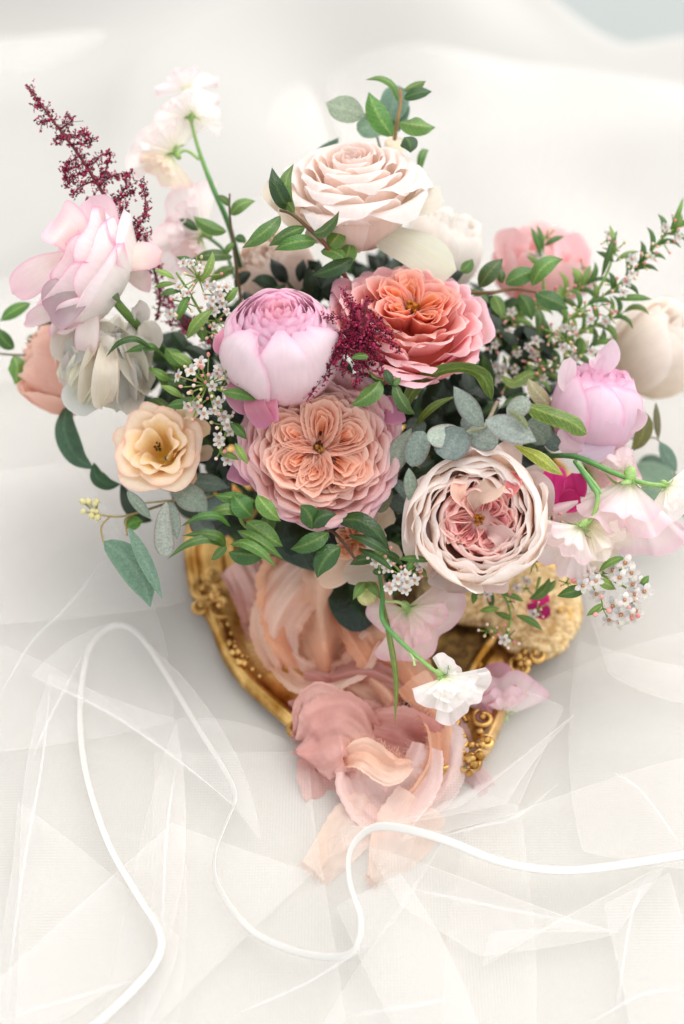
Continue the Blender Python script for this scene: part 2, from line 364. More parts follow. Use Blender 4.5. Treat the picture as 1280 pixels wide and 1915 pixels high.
GREENS = [cl('42702a', '7d9c4c', '3f6c2c'), cl('578436', '93ad5c', '5c8a3a'), cl('355c26', '66883f', '30552a'), cl('6a9440', 'a3b968', '739a48'), cl('4b6f2e', '8a9c50', '6f7a38')]
DARK = [cl('182c14', '284a26', '1a361c'), cl('20381a', '33552f', '223f22'), cl('122210', '203c20', '142a16')]  # dark leaf greens, with the near-black shade of the gaps put into them
EUC = [cl('a9b5ac', 'bcc6bc', '84656a'), cl('8f9f94', 'a8b5a8', '74605f'), cl('97a597', 'aab6a6', '8a7068')]
EUCD = [cl('76867a', '8c9a8c', '5c5450'), cl('66766c', '7f8c80', '5a504c')]
OLIVE = [cl('8a9a30', 'b5bf55', 'c2c070'), cl('6f8a34', 'a5b455', '9aa550')]
BLUEG = [cl('6d8f7a', '86a58f', '7d9c86'), cl('7b9a86', '93ae98', '86a48f')]
LN = [0]
def leaf(T, bx, by, tx, ty, w, d, d2=None, pal=GREENS, arch=.18, roll=0., side=0., fold=.25, shape='leaf', mat='leaf', name='leaf', cup=0., ruf=.015, nrmv=None, twist=0.):
    LN[0] += 1; rng = random.Random(LN[0] * 7 + 3)
    d2 = d if d2 is None else d2
    a, b = P(bx, by, d), P(tx, ty, d2); L = np.linalg.norm(b - a)
    ax = (b - a) / L; n = VD(rng.uniform(-.2, .2), rng.uniform(.1, .45), 1) if nrmv is None else VD(*nrmv)
    lat = np.cross(ax, n); lat /= np.linalg.norm(lat); n = np.cross(lat, ax)
    n, lat = n * math.cos(roll) + lat * math.sin(roll), lat * math.cos(roll) - n * math.sin(roll)
    m1 = a + (b - a) * .33 + n * arch * L * .8 + lat * side * L; m2 = a + (b - a) * .7 + n * arch * L * .75 + lat * side * L * .9
    g, c = blade([a, m1, m2, b], w * PX * d, n, pal[rng.randrange(len(pal))], shape, fold=-fold, cup=cup, ruf=ruf, seed=LN[0], twist=twist)
    return MB().grid(g, c).obj(name, M[mat], T)
def stem(T, pts, r, col='5b7a3c', name='stem', k=6):
    p = [P(*q) for q in pts]; c = srgb(col) if isinstance(col, str) else [srgb(x) for x in col]
    return MB().tube(p, np.atleast_1d(r) * .00019, c, k=k).obj(name, M['stem'], T)
def sprig(name, label, cat, pts, r, leaves, d, col='7a6a3e', pal=GREENS, group=None, **kw):
    T = thing(name, label, cat, P(*pts[0]), group); stem(T, pts, r, col)
    for q in leaves:
        o = dict(kw); q = list(q); LN[0] += 1; o.setdefault('arch', random.Random(LN[0]).uniform(.05, .38)); o.setdefault('side', random.Random(LN[0] + 5).uniform(-.13, .13)); o.setdefault('fold', random.Random(LN[0] + 9).uniform(.1, .5))
        if isinstance(q[-1], dict): o.update(q.pop())
        dd = q[5] if len(q) > 5 else d; d2 = q[6] if len(q) > 6 else dd
        leaf(T, *q[:5], dd, d2, **{'pal': pal, **o})
    return T

# ================================================================ THE FLOWERS
GR = 'garden flowers in the bouquet'
def pr(q, zt, lip=.06, base=-.75, steep=.3, drop=.05):
    """profile of a petal whose tip stands at radius q and height zt"""
    return [(.05, base), (.45 * q + .02, base + .06), (.78 * q, zt - steep), (.93 * q, zt - steep * .35), (q, zt), (q + lip, zt - drop)]

def peach_rose():
    f = Flower('garden_rose', 'large peach garden rose with a crinkled apricot heart, the widest bloom at the centre', 'rose', 598, 834, .735, 152, (.02, .12, 1), seed=11, group=GR)
    out = cl('f3bcb4', 'f7d0c8', 'f6d0d2', 'eac4da'); mid = cl('f4b09c', 'f8cbba', 'f8d0c4', 'fbe0d6'); inn = cl('ef9e74', 'f6bb98', 'f7c5aa', 'fbdcc9')
    f.core((.8, .8, .3), -.70, srgb('d98a6a'))
    # loose outermost petals
    for px, py, tx, ty, w in ((640, 920, 668, 972, 105), (560, 900, 541, 966, 70), (700, 770, 752, 765, 80), (480, 900, 432, 870, 70)):
        g, c = blade([P(px, py, .757), P((px + tx) / 2, (py + ty) / 2, .747), P(tx, ty, .752)], w * PX * .75, VD(0, .2, 1), [cl('dd9ab8')[0], cl('eeb4c4')[0], cl('efc4d6')[0], cl('e8a8ce')[0]], 'obov', nu=13, fold=0, cup=.12, ruf=.06, seed=px)
        MB().grid(g, c).obj('petal', f.mat, f.T)
    qs = [1.0, .96, .90, .85, .79, .73, .67, .61, .55]
    for i, q in enumerate(qs):
        k = i / (len(qs) - 1)
        c = mixc(out, mid, min(1, k * 1.5)) if k < .66 else mixc(mid, inn, (k - .66) * 1.6)
        f.row(12 if i < 5 else 10, pr(q, -.22 * q * q + .06 * k - .05, .05, steep=.26, drop=.015), .42, c, ph0=i * .37 + f.rng.uniform(0, .5), jit=.3, zj=.055, ruf=.024, tipk=.3, tipp=2.6, point=.05, spiral=.015, nu=13)
    f.core((.5, .5, .2), -.60, srgb('ee9a74'))
    quartered(f, 6, .34, .25, 12, (cl('ea8a58', 'f3aa84', 'f5b592', 'fad2b6'), cl('f0966c', 'f6b596', 'f7c2aa', 'fbdccb')), .0, .38, ph=.5, zc=-.02, zig=.022)
    stamens(f, 12, .07, -.26, srgb('c9a04a'), srgb('b8843c'))
peach_rose()

def coral_rose():
    f = Flower('garden_rose', 'coral pink garden rose full of ruffled petals, behind the burgundy plume', 'rose', 772, 572, .745, 142, (.12, .62, .78), seed=5, group=GR)
    out = cl('f5aaaa', 'f8c4c0', 'f7cacf', 'fad4e2'); mid = cl('f2989a', 'f8b8b8', 'f9c4c6', 'fddfde'); inn = cl('f08e78', 'f6ae9e', 'f8c0b2', 'fcdad0')
    f.core((.7, .7, .32), -.6, srgb('d86a58'))
    for i, q in enumerate([1.04, .98, .90, .82, .73, .64, .55]):
        k = i / 6
        c = mixc(out, mid, min(1, k * 2)) if k < .5 else mixc(mid, inn, (k - .5) * 2)
        f.row(8, pr(q, -.30 * q * q + .12 * k, .09 - .03 * k, steep=.34, drop=.03, base=-.8), .52, c, ph0=i * .5, jit=.3, zj=.09, ruf=.042, tipk=.3, tipp=2.4, point=.06, spiral=.03, nu=13)
    quartered(f, 5, .27, .24, 6, (cl('e87838', 'f09258', 'f4a470', 'fac6a2'), cl('ec7860', 'f29680', 'f6aa98', 'fcd0c2')), .14, .45, ph=.2, zig=.03)
    stamens(f, 20, .1, .0, srgb('d9a04a'), srgb('c8842c'))
    for px, py, tx, ty, w, col in ((812, 610, 850, 674, 130, 'f8bcd0'), (690, 560, 622, 545, 80, 'eeb0c0'), (700, 610, 775, 652, 70, 'f0a09c')):
        g, c = blade([P(px, py, .772), P((px + tx) / 2, (py + ty) / 2, .762), P(tx, ty, .754)], w * PX * .75, VD(0, .3, 1), [srgb(col)] * 2 + [cl('f8d0de')[0], cl('f6c0d8')[0]], 'obov', nu=13, fold=0, cup=.15, ruf=.07, seed=px)
        MB().grid(g, c).obj('petal', f.mat, f.T)
coral_rose()

def ranunculus():
    f = Flower('ranunculus', 'round pale pink ranunculus with tightly layered petals, above the peach rose', 'ranunculus', 524, 632, .735, 108, (.0, .62, .78), seed=21, group=GR)
    out = cl('f6c0d2', 'fbe8ec', 'fceef2', 'f7c4da'); inn = cl('f6c2d4', 'fadde6', 'fbe4ee', 'f7c2da'); heart = cl('f2aabe', 'f4c2cc', 'f6d2d8', 'f4b8cc')
    f.core((.62, .62, .66), -.02, srgb('f8d0dc'))
    ks = [1.0, .95, .89, .82, .75, .67, .59, .51, .43, .35, .27, .19, .12]
    for i, k in enumerate(ks):
        zl = .80 - .40 * k * k; prof = [(.05, -.98), (k * .8, -.8), (k * 1.02, -.25), (k * 1.0, zl - .38), (k * .93, zl - .14), (k * .80, zl)]
        c = mixc(out, inn, min(1, i / 5)) if i < 8 else mixc(inn, heart, (i - 8) / 4)
        f.row(6 if i < 9 else 4, prof, .66 if i < 9 else .95, c, ph0=i * .53, jit=.14, zj=.03, ruf=.012, tipk=.22, tipp=2.6, point=.0, spiral=.02, wb=.4, nu=13)
    for j, (k, zl, rl) in enumerate(((1.02, .52, .62), (1.05, .62, .48), (1.07, .60, .55))):
        f.row(4, [(.05, -1.0), (k * .8, -.82), (k * 1.02, -.25), (k * .98, .12), (k * .86, zl - .14), (rl, zl)], .62, mixc(out, cl('f6c4d4', 'fbe8ea', 'fcf0f2', 'f9d0e0'), .8), ph0=4.71 + (-.75, .0, .8)[j], jit=.1, zj=.03, ruf=.02, tipk=.34, tipp=2.4, spiral=.03, wb=.4, nu=17, nv=13, only=lambda a: 3.6 < a < 5.9)
    for px, py, tx, ty, w, m in ((500, 700, 500, 800, 62, (478, 752)), (470, 680, 480, 770, 60, (440, 730)), (490, 700, 512, 790, 40, (505, 750)), (455, 600, 424, 668, 60, (424, 630))):
        g, c = blade([P(px, py, .745), P(*m, .728), P(tx, ty, .735)], w * PX * .74, VD(-.3, -.1, 1), [cl('f4a9c0')[0], cl('f6bccb')[0], cl('f8d0de')[0], cl('f2a2cc')[0]], 'obov', nu=13, fold=0, cup=.2, ruf=.06, seed=px + 1)
        MB().grid(g, c).obj('petal', f.mat, f.T)
ranunculus()

def cream_rose():
    f = Flower('garden_rose', 'cream garden rose opening on a folded pink heart, lower right of the peach rose', 'rose', 896, 972, .728, 117, (-.10, .02, 1), seed=31, group=GR)
    cr = cl('fbe4d4', 'fdeee2', 'fef5ee', 'fef9f5'); c2 = cl('fbdcca', 'fdeadc', 'fef2e8', 'fef7f2')
    f.core((.62, .62, .34), -.40, srgb('f8cfc4'))
    for i, q in enumerate([1.08, 1.02, .96, .9, .84, .78, .72, .66, .6, .53, .46]):
        prof = [(.05, -.85), (q * .75, -.7), (q * 1.0, -.28), (q * 1.0, .05), (q * .96, .2 - .010 * i), (q * .89, .25 - .018 * i)]
        f.row(5, prof, .78, mixc(cr, c2, i / 6) if i < 6 else mixc(c2, cl('f8989a', 'fcbab2', 'fdd0c6', 'fee6de'), (i - 5) / 5), ph0=i * .65, jit=.3, zj=.07, ruf=.045, tipk=.32, tipp=2.4, spiral=.08, wb=.5, nu=21, nv=12, fr=.025)
    # inner folds
    pk = (cl('f2758c', 'f8929e', 'faa8ae', 'fdced0'), cl('f69088', 'fbb8aa', 'fdd0c2', 'fee6dc'))
    quartered(f, 7, .34, .20, 6, pk, .03, .42, ph=.75, zc=.06, zig=.05)
    dp = cl('e0508c', 'ea76a4', 'f19ab8', 'f8c8d8')
    for k, al in ((0, -1.75), (1, -1.5), (2, -1.25)):
        c = np.array([math.cos(al), math.sin(al)])
        for j in range(4): f.strip([c * .12 + (j * .03 - .05, 0), c * .3 + (j * .05 - .06, .02), c * .52 + (j * .07 - .1, 0)], -.02 - j * .01, -.4, dp, lean=.1, ruf=.03, pull=.7)
    stamens(f, 22, .09, .02, srgb('d8a03a'), srgb('b8741c'))
    for pts, w, cp, K in (([(880, 962), (893, 930), (918, 915), (925, 900)], 62, .4, ('fde4d6', 'f9d4c6', 'fdeee6')), ([(905, 990), (935, 1000), (955, 1025)], 56, .4, ('fbd8d6', 'f6bcc2', 'fce6e4')),
                         ([(925, 940), (955, 915), (965, 885)], 40, .5, ('f59a98', 'ee7884', 'fbcaca')), ([(880, 950), (858, 925), (862, 900)], 40, .5, ('fbd8c4', 'f6c0a8', 'fdeade'))):
        n = len(pts); g, c = blade([P(x, y, .732 - .010 * math.sin(math.pi * min(1, i / (n - 1) * .8))) for i, (x, y) in enumerate(pts)], w * PX * .73, VD(-.1, .1, 1), cl(*K), 'obov', nu=21, fold=0, cup=cp, ruf=.13, seed=w * 3)
        MB().grid(g, c).obj('inner_petal', f.mat, f.T)
    # folded-back guard petals
    for pts, w, seed in (([(850, 1040), (806, 990), (812, 900)], 58, 1), ([(800, 1060), (782, 1020), (790, 930), (822, 885)], 60, 2), ([(850, 880), (900, 845), (948, 858)], 56, 3),
                         ([(990, 880), (1014, 915), (1014, 990)], 50, 5)):
        n = len(pts); g, c = blade([P(x, y, .748 - .012 * math.sin(math.pi * i / (n - 1))) for i, (x, y) in enumerate(pts)], w * PX * .74, VD(0, .15, 1), [cl('fbe8e0')[0], cl('f9dcd2')[0], cl('fcf2ee')[0]], 'round', nu=15, fold=0, cup=-.4, ruf=.06, seed=seed + 70)
        MB().grid(g, c).obj('petal', f.mat, f.T)
    for pts, w in (([(960, 900), (950, 850), (940, 826)], 90), ([(960, 900), (1005, 890), (1026, 905)], 70), ([(860, 1030), (845, 1075), (838, 1108)], 118), ([(900, 1040), (910, 1080), (905, 1106)], 112), ([(830, 1020), (800, 1050), (783, 1062)], 80)):
        g, c = blade([P(x, y, .762) for x, y in pts], w * PX * .75, VD(.1, .3, 1), [cl('f8e0d4')[0], cl('f6ccba')[0], cl('fcece4')[0]], 'obov', nu=19, fold=0, cup=.2, ruf=.07, seed=w)
        MB().grid(g, c).obj('petal', f.mat, f.T)
cream_rose()

def blush_rose():
    f = Flower('hybrid_rose', 'blush white rose with pointed folded-back petals, topmost rose of the bouquet', 'rose', 660, 345, .768, 128, (-.06, .80, .60), seed=41, group=GR)
    a = cl('f9e4d4', 'fcefe4', 'fcf3ee', 'fcf5f1'); h = cl('f3cfbe', 'f9e4d8', 'fbece4', 'fcf0ec')
    f.core((.3, .3, .5), -.2, srgb('ecc4b4'))
    for i, (q, z, lip, n, dp) in enumerate([(.98, -.05, .26, 5, .78), (.90, .08, .24, 5, .76), (.80, .2, .2, 5, .76), (.68, .3, .15, 5, .8), (.56, .38, .12, 4, .95), (.45, .43, .09, 4, 1.0), (.34, .46, .06, 3, 1.3), (.24, .46, .03, 3, 1.3), (.15, .44, .01, 3, 1.4), (.08, .42, .0, 2, 1.8)]):
        prof = [(.05, -.95), (q * .55 + .04, -.8), (q * .84, -.25 + z * .3), (q * .93, z - .16), (q, z), (q + lip * .6, z - .0), (q + lip, z - .08 - lip * .3)]
        f.row(n, prof, dp, mixc(a, h, min(1, i / 7)), ph0=i * .7 + .5, jit=.16, zj=.03, ruf=.015, tipk=.34, tipp=2.2, point=.10 if i < 5 else .03, spiral=.05, roll=.05 if i < 5 else 0, wb=.35, nu=15, nv=13)
    col = [cl('f6e6d4')[0], cl('f5eac8')[0], cl('fbf0e8')[0], cl('f9ece2')[0]]
    for pts, w, cup, col2, dd in (([(715, 395), (765, 375), (822, 350)], 110, -.12, col, .775), ([(640, 400), (560, 395), (500, 340)], 90, .2, col, .785), ([(680, 425), (765, 455), (855, 506)], 125, -.2, [cl('fdf7ea')[0], cl('fbf4dc')[0], cl('fdf9ee')[0]], .772),
                              ([(650, 400), (610, 410), (572, 440)], 80, -.25, col, .76), ([(600, 400), (560, 410), (530, 380)], 60, -.2, col, .765), ([(700, 300), (730, 280), (755, 262)], 60, .15, col, .80)):
        n = len(pts); g, c = blade([P(x, y, dd - (.008 if 0 < i < n - 1 else 0)) for i, (x, y) in enumerate(pts)], w * PX * .77, VD(0, .5, 1), col2, 'obov', nu=13, fold=0, cup=cup, ruf=.03, seed=w + n)
        MB().grid(g, c).obj('petal', f.mat, f.T)
blush_rose()

def pink_side_rose():
    f = Flower('pink_rose', 'pale pink rose seen from behind with darker pink petal edges, at far left', 'rose', 172, 505, .765, 118, (-.80, .42, .30), seed=52, group=GR)
    a = cl('fcfaf0', 'fdf8f4', 'fdf2f2', 'f3b2cc'); b2 = cl('fcf4ea', 'fcf0ec', 'fbe6ea', 'f0a8c6')
    for i, (q, z, lip, n, dp) in enumerate([(1.05, .05, .12, 4, 1.02), (.95, .25, .1, 4, 1.0), (.80, .42, .1, 4, 1.0), (.62, .5, .08, 4, 1.0), (.4, .55, .05, 3, 1.1)]):
        prof = [(.05, -.55), (q * .55, -.5), (q * .9, -.2 + z * .2), (q, z - .15), (q * 1.02, z), (q + lip, z + .03)]
        f.row(n, prof, dp, mixc(a, b2, min(1, i / 3)), ph0=i * .6 + .9, jit=.15, zj=.05, ruf=.045, tipk=.3, tipp=2.4, point=.03, spiral=.05, roll=.06, wb=.3, nu=17, nv=13)
    K = [cl('fceeea')[0], cl('fbeee2')[0], cl('f3b0cc')[0], cl('f8d0dc')[0]]
    for pts, w, cup, dd, rf in (([(180, 508), (240, 480), (305, 470)], 78, -.35, .752, .03), ([(215, 490), (260, 520), (285, 530)], 60, .1, .772, .04), ([(178, 540), (166, 610), (160, 676)], 62, .15, .752, .05),
                            ([(172, 505), (135, 545), (95, 600)], 118, .25, .742, .05), ([(190, 500), (195, 430), (172, 365)], 92, .2, .748, .05), ([(150, 545), (100, 580), (45, 605)], 50, .3, .757, .08), ([(150, 480), (90, 500), (25, 550)], 90, .2, .752, .07), ([(170, 490), (130, 430), (100, 415)], 120, .2, .742, .05)):
        g, c = blade([P(*pts[0], .765), P(*pts[1], dd), P(*pts[2], dd + .008)], w * PX * .75, VD(-.1, .15, 1), K, 'obov', nu=15, fold=0, cup=cup, ruf=rf, seed=w)
        MB().grid(g, c).obj('petal', f.mat, f.T)
    # calyx and stem
    b = MB(); b.blob(P(196, 535, .757), .0065, srgb('5f7a3a'), k=10, m=8); b.obj('calyx', M['stem'], f.T)
    for tx, ty, w in ((205, 570, 15), (182, 572, 14), (226, 568, 12), (228, 530, 10), (186, 512, 10)):
        leaf(f.T, 196, 534, tx, ty, w * 1.4, .750, .751, [cl('6f8650', '8a9c66', '5c7040')], arch=.3, shape='lance', name='sepal')
    stem(f.T, [(198, 540, .757), (240, 590, .765), (300, 650, .79), (380, 720, .82)], [12, 13, 14, 14], ['6f8a3c', '5f8038', '3d6030', '2c4826'])
    return f
PINK = pink_side_rose()

def white_ranunculus():
    f = Flower('ranunculus', 'creamy white ranunculus drooping under the pale pink rose', 'ranunculus', 196, 668, .785, 92, (-.05, .88, .42), seed=61, group=GR)
    a = cl('f9f2da', 'fcf7e8', 'fdfaf0', 'fdfbf5'); f.core((.62, .62, .8), -.05, srgb('fdf8e8'))  # cream core added behind the thin petals to keep them from greying
    for i, k in enumerate([.9, .8, .65, .5]):
        prof = [(.05, -.9), (k * .8, -.75), (k * 1.02, -.2), (k * .98, .25), (k * .84, .52), (k * .72, .62 + .01 * i)]
        f.row(5, prof, .78, a, ph0=i * .6, jit=.25, zj=.09, ruf=.07, tipk=.32, tipp=2.4, spiral=.12, wb=.45, nu=19)
    for pts, w in (([(235, 640), (262, 590), (250, 575)], 55), ([(240, 650), (282, 640), (270, 600)], 60), ([(230, 700), (250, 730), (238, 775)], 60), ([(160, 640), (118, 660), (130, 600)], 60), ([(180, 700), (140, 740), (180, 765)], 70)):
        g, c = blade([P(x, y, .775 - .005 * i) for i, (x, y) in enumerate(pts)], w * PX * .78, VD(.1, .2, 1), [cl('f8f5ea')[0], cl('f4efda')[0], cl('fbfaf4')[0]], 'obov', nu=17, fold=0, cup=.25, ruf=.09, seed=w)
        MB().grid(g, c).obj('petal', f.mat, f.T)
    rg = random.Random(12)
    for i in range(18):
        a = -1.57 + (i - 8.5) * .17 + rg.uniform(-.1, .1); ln = rg.uniform(.72, 1.02); bx, by = 205 + 12 * math.cos(a), 618
        tx, ty = 200 + 92 * ln * math.cos(a), 675 - 102 * ln * math.sin(a); dd = .772 - rg.uniform(0, .022) * (1 - abs(i - 8.5) / 12)
        g, c = blade([P(bx, by, .78), P((bx + tx) / 2 + rg.uniform(-6, 6), (by + ty) / 2, dd - .010), P(tx, ty, dd + .006)], rg.uniform(62, 100) * PX * .78, VD(rg.uniform(-.5, .5), .2, 1), [cl('fdf9ec')[0], cl('fbf4e0')[0], cl('fdfbf2')[0]], 'obov', nu=19, fold=0, cup=rg.uniform(.2, .5), ruf=.09, seed=i + 300)
        MB().grid(g, c).obj('petal', f.mat, f.T)
white_ranunculus()

def lisianthus():
    f = Flower('lisianthus', 'pale apricot lisianthus with a yellow throat and dark stamens, lower left', 'lisianthus', 296, 838, .758, 82, (-.12, .25, .95), seed=71, group=GR)
    a = cl('f8d680', 'fde8c6', 'fde8d2', 'f9cfb8'); b2 = cl('f2d058', 'fce4ac', 'fde9cc', 'fde4d0')
    for i, (q, z, lip, n, dp) in enumerate([(1.0, .0, .12, 5, .8), (.86, .1, .1, 5, .8), (.66, .16, .08, 5, .85), (.46, .14, .04, 3, .9)]):
        prof = [(.05, -.8), (q * .35 + .05, -.6), (q * .7, -.15 + z * .4), (q * .92, z), (q + lip, z + .01)]
        f.row(n, prof, dp, a if i < 2 else b2, ph0=i * .7 + .3, jit=.2, zj=.06, ruf=.05, tipk=.35, tipp=2.2, spiral=.06, wb=.3, nu=15)
    stamens(f, 14, .12, .0, srgb('d8c840'), srgb('5a3018'))
    for pts, w in (([(330, 840), (362, 800), (392, 812)], 46), ([(340, 850), (375, 850), (400, 842)], 40), ([(330, 800), (345, 770), (372, 775)], 50), ([(310, 870), (350, 890), (368, 893)], 60)):
        g, c = blade([P(x, y, .766 - .004 * i) for i, (x, y) in enumerate(pts)], w * PX * .76, VD(.1, .2, 1), [cl('fbe0c0')[0], cl('f6d890')[0], cl('f8ccb8')[0]], 'obov', nu=11, fold=0, cup=.25, ruf=.06, seed=w)
        MB().grid(g, c).obj('petal', f.mat, f.T)
lisianthus()

def cup(name, label, cat, px, py, d, r, axis, cols, seed, ks=(1., .92, .82, .7, .56, .42, .28), n=4, dp=.95, top=.75, rf=.03, **kw):
    f = Flower(name, label, cat, px, py, d, r, axis, seed=seed, group=GR, **kw)
    f.core((.4, .4, .5), -.3, cols[0])
    for i, k in enumerate(ks):
        prof = [(.05, -.95), (k * .75, -.85), (k * 1.0, -.3), (k * .98, .2), (k * .82, top - .2), (k * .68, top + .02 * i)]
        f.row(n, prof, dp, cols, ph0=i * .7, jit=.2, zj=.05, ruf=rf, tipk=.3, tipp=2.4, spiral=.08, wb=.45, nu=15)
    return f
r = cup('pink_rose', 'cup shaped bright pink rose at the right, beside the rolled olive leaf', 'rose', 1115, 756, .768, 82, (.12, .85, .4), cl('f9cfe2', 'fbe0ec', 'fdecf3', 'f7c0da'), 81)
for pts, w, cp in (([(1100, 730), (1060, 720), (1068, 668)], 44, .2), ([(1120, 700), (1130, 670), (1120, 655)], 90, .2), ([(1130, 800), (1180, 790), (1196, 765)], 60, -.2), ([(1080, 780), (1060, 820), (1090, 842)], 60, -.2), ([(1110, 790), (1130, 830), (1080, 850)], 70, -.2)):
    g, c = blade([P(x, y, .760 - .003 * i) for i, (x, y) in enumerate(pts)], w * PX * .76, VD(0, .2, 1), [cl('fae0ec')[0], cl('f8cce0')[0], cl('fce8f0')[0]], 'obov', nu=11, fold=0, cup=cp, ruf=.04, seed=w); MB().grid(g, c).obj('petal', r.mat, r.T)
cup('cream_rose', 'cream rose half cut off by the right edge of the frame', 'rose', 1238, 648, .84, 88, (.45, .5, .6), cl('fbeed8', 'fcf2e4', 'fcf4ec', 'fdf7f0'), 91, n=4)
cup('peach_rose', 'salmon rose half hidden behind the creamy white ranunculus', 'rose', 112, 690, .812, 82, (-.85, .3, .3), cl('f2baa2', 'f6c8b4', 'f8d2c0', 'fadac8'), 95, rf=.06)
f = cup('blush_rose', 'blurred cream rose low behind the coral rose', 'rose', 828, 462, .83, 74, (.3, .7, .5), cl('fbf2e4', 'fcf6ee', 'fdf8f2', 'fdf9f4'), 96, rf=.05)
f = cup('blush_rose', 'blurred blush rose low behind the green leaves left of the coral rose', 'rose', 515, 500, .83, 70, (-.3, .4, .7), cl('f8dcc8', 'fae6d8', 'fbeee4', 'fcf2ea'), 97, rf=.05)
# back right pink rose, open, two tall petals
f = Flower('pink_rose', 'blurred coral pink rose at the back right behind a leafy twig', 'rose', 1010, 500, .85, 90, (.1, .7, .5), seed=101, group=GR)
K = cl('f6bcbc', 'f9cfce', 'fbdcda', 'fce4e2')
for i, k in enumerate((1., .8, .6, .4)):
    f.row(4, [(.05, -.7), (k * .8, -.5), (k, 0), (k * .95, .4), (k * .9, .6)], .8, K, ph0=i, ruf=.06, spiral=.06, tipk=.3, nu=13)
for pts, w in (([(970, 520), (955, 470), (962, 425)], 90), ([(1050, 540), (1070, 490), (1050, 440)], 95), ([(1060, 560), (1085, 530), (1100, 500)], 70)):
    g, c = blade([P(x, y, .84 - .006 * i) for i, (x, y) in enumerate(pts)], w * PX * .84, VD(.1, .2, 1), K[1:], 'obov', nu=11, fold=0, cup=.3, ruf=.04, seed=w); MB().grid(g, c).obj('petal', f.mat, f.T)

# small apricot rose under the peach rose
f = Flower('spray_rose', 'small apricot rose with cream guard petals tucked below the peach rose', 'rose', 668, 1012, .758, 62, (.0, .0, 1), seed=111, group=GR)
f.core((.5, .5, .3), -.4, srgb('c98040'))
quartered(f, 5, .42, .3, 5, (cl('d8803c', 'e89a5c', 'eeb07c', 'f6cca8'), cl('e49860', 'efb48a', 'f3c4a0', 'f8dcc4')), .1, .45, ph=.2, zig=.05)
for pts, w in (([(660, 1030), (635, 1065), (590, 1078)], 80), ([(690, 1020), (700, 1060), (640, 1075)], 70), ([(690, 1000), (720, 965), (735, 955)], 62), ([(680, 1030), (720, 1040), (745, 1020)], 60), ([(650, 980), (650, 960), (660, 950)], 60)):
    g, c = blade([P(x, y, .768 - .002 * i) for i, (x, y) in enumerate(pts)], w * PX * .76, VD(0, .1, 1), [cl('fae6d0')[0], cl('f8dcc0')[0], cl('fcefe2')[0]], 'obov', nu=11, fold=0, cup=.2, ruf=.06, seed=w); MB().grid(g, c).obj('petal', f.mat, f.T)
# magenta blooms
for (x, y, d, r, lab, pts) in ((1052, 922, .752, 50, 'magenta pink bloom between the cream rose and the sweet peas', [([(1040, 960), (1035, 910), (1040, 870)], 62), ([(1060, 960), (1075, 920), (1070, 885)], 60), ([(1040, 950), (1060, 940), (1085, 930)], 60)]),
                               (1012, 1138, .81, 30, 'small hot pink petals hanging below the waxflower sprig', [([(985, 1130), (1005, 1140), (1030, 1150)], 40), ([(990, 1120), (1010, 1120), (1028, 1125)], 34)])):
    T = thing('magenta_bloom', lab, 'flower', P(x, y, d), GR)
    for q, w in pts:
        g, c = blade([P(a, b_, d - .003 * i) for i, (a, b_) in enumerate(q)], w * PX * d, VD(0, .1, 1), [cl('e03c8c')[0], cl('c82870')[0], cl('ec6aa4')[0]], 'obov', nu=11, fold=0, cup=.25, ruf=.07, seed=w); MB().grid(g, c).obj('petal', M['petal'], T)

# ---------------------------------------------------------------- sweet peas
def sweetpea(T, px, py, d, ang, size, tilt=.5, col=('faf0e6', 'fbf4ee', 'f6dde2'), seed=0, calyx=True, roll=0., half=1.45, rf=1.):
    """flower grows from its calyx at (px,py) in picture direction ang; standard, two wings, keel"""
    rng = random.Random(seed); O = P(px, py, d); L = size * PX * d * .88
    dr = VD(math.cos(ang), math.sin(ang), tilt); sd = nrm(np.cross(dr, -CF)); sd = sd * math.cos(roll) + np.cross(dr, sd) * math.sin(roll); n = np.cross(sd, dr)
    A, B, E = [srgb(h) * .97 for h in col]; green = srgb('dfe8b4')
    def fan(half, ln, off, ruf, back, k, name, nu=45, nv=17):
        s = np.linspace(-1, 1, nu)[:, None]; t = np.linspace(0, 1, nv)[None]; a = s * half; ph = rng.uniform(0, 6)
        rad = ln * L * t * (1 - .12 * np.abs(s) ** 3 - .14 * np.exp(-(s / .12) ** 2) * t) * (1 + .05 * np.sin(s * 9 + ph))
        h = 1.35 * ruf * L * t ** 1.7 * (np.sin(s * k + ph) + .5 * np.sin(s * k * 2.3 + 1) + .2 * np.sin(s * k * 4.1)) * (.3 + .7 * np.abs(s)) - back * L * t ** 2 + off * L * t
        wd = 1 + .25 * t
        g = O + (rad * np.cos(a))[..., None] * dr + (rad * np.sin(a) * wd)[..., None] * sd + h[..., None] * n
        T_ = (t * np.ones_like(s))[..., None]; c = green + (A - green) * ss(.05, .35, T_); c = c + (B - c) * ss(.3, .8, T_); c = c + (E - c) * ss(.82, 1, T_)
        MB().grid(g, c * np.ones(3)).obj(name, M['petal'], T)
    fan(half, 1.0, -.25, .13 * rf, .12, 7, 'standard_petal')
    fan(.8, .78, .12, .12, -.05, 6, 'wing_petal', 29, 13); fan(.6, .62, .28, .08, -.1, 5, 'wing_petal', 25, 11)
    if calyx:
        G_ = cl('a9cc7a', 'c0dc94', '8cb866')
        b = MB(); b.blob(O - dr * L * .03, (.085 * L, .085 * L, .13 * L), G_[0], axis=dr, k=8, m=6)
        for j in range(5):
            a = j * 1.2566 + rng.uniform(-.2, .2); o = sd * math.cos(a) + n * math.sin(a)
            g, c = blade([O, O + o * L * .16 + dr * L * .1, O + o * L * .34 + dr * L * rng.uniform(-.02, .16)], .13 * L, dr, G_, 'lance', nu=3, nv=7, fold=.1, seed=j); b.grid(g, c)
        b.obj('calyx', M['stem'], T)
SP = 'sweet peas'
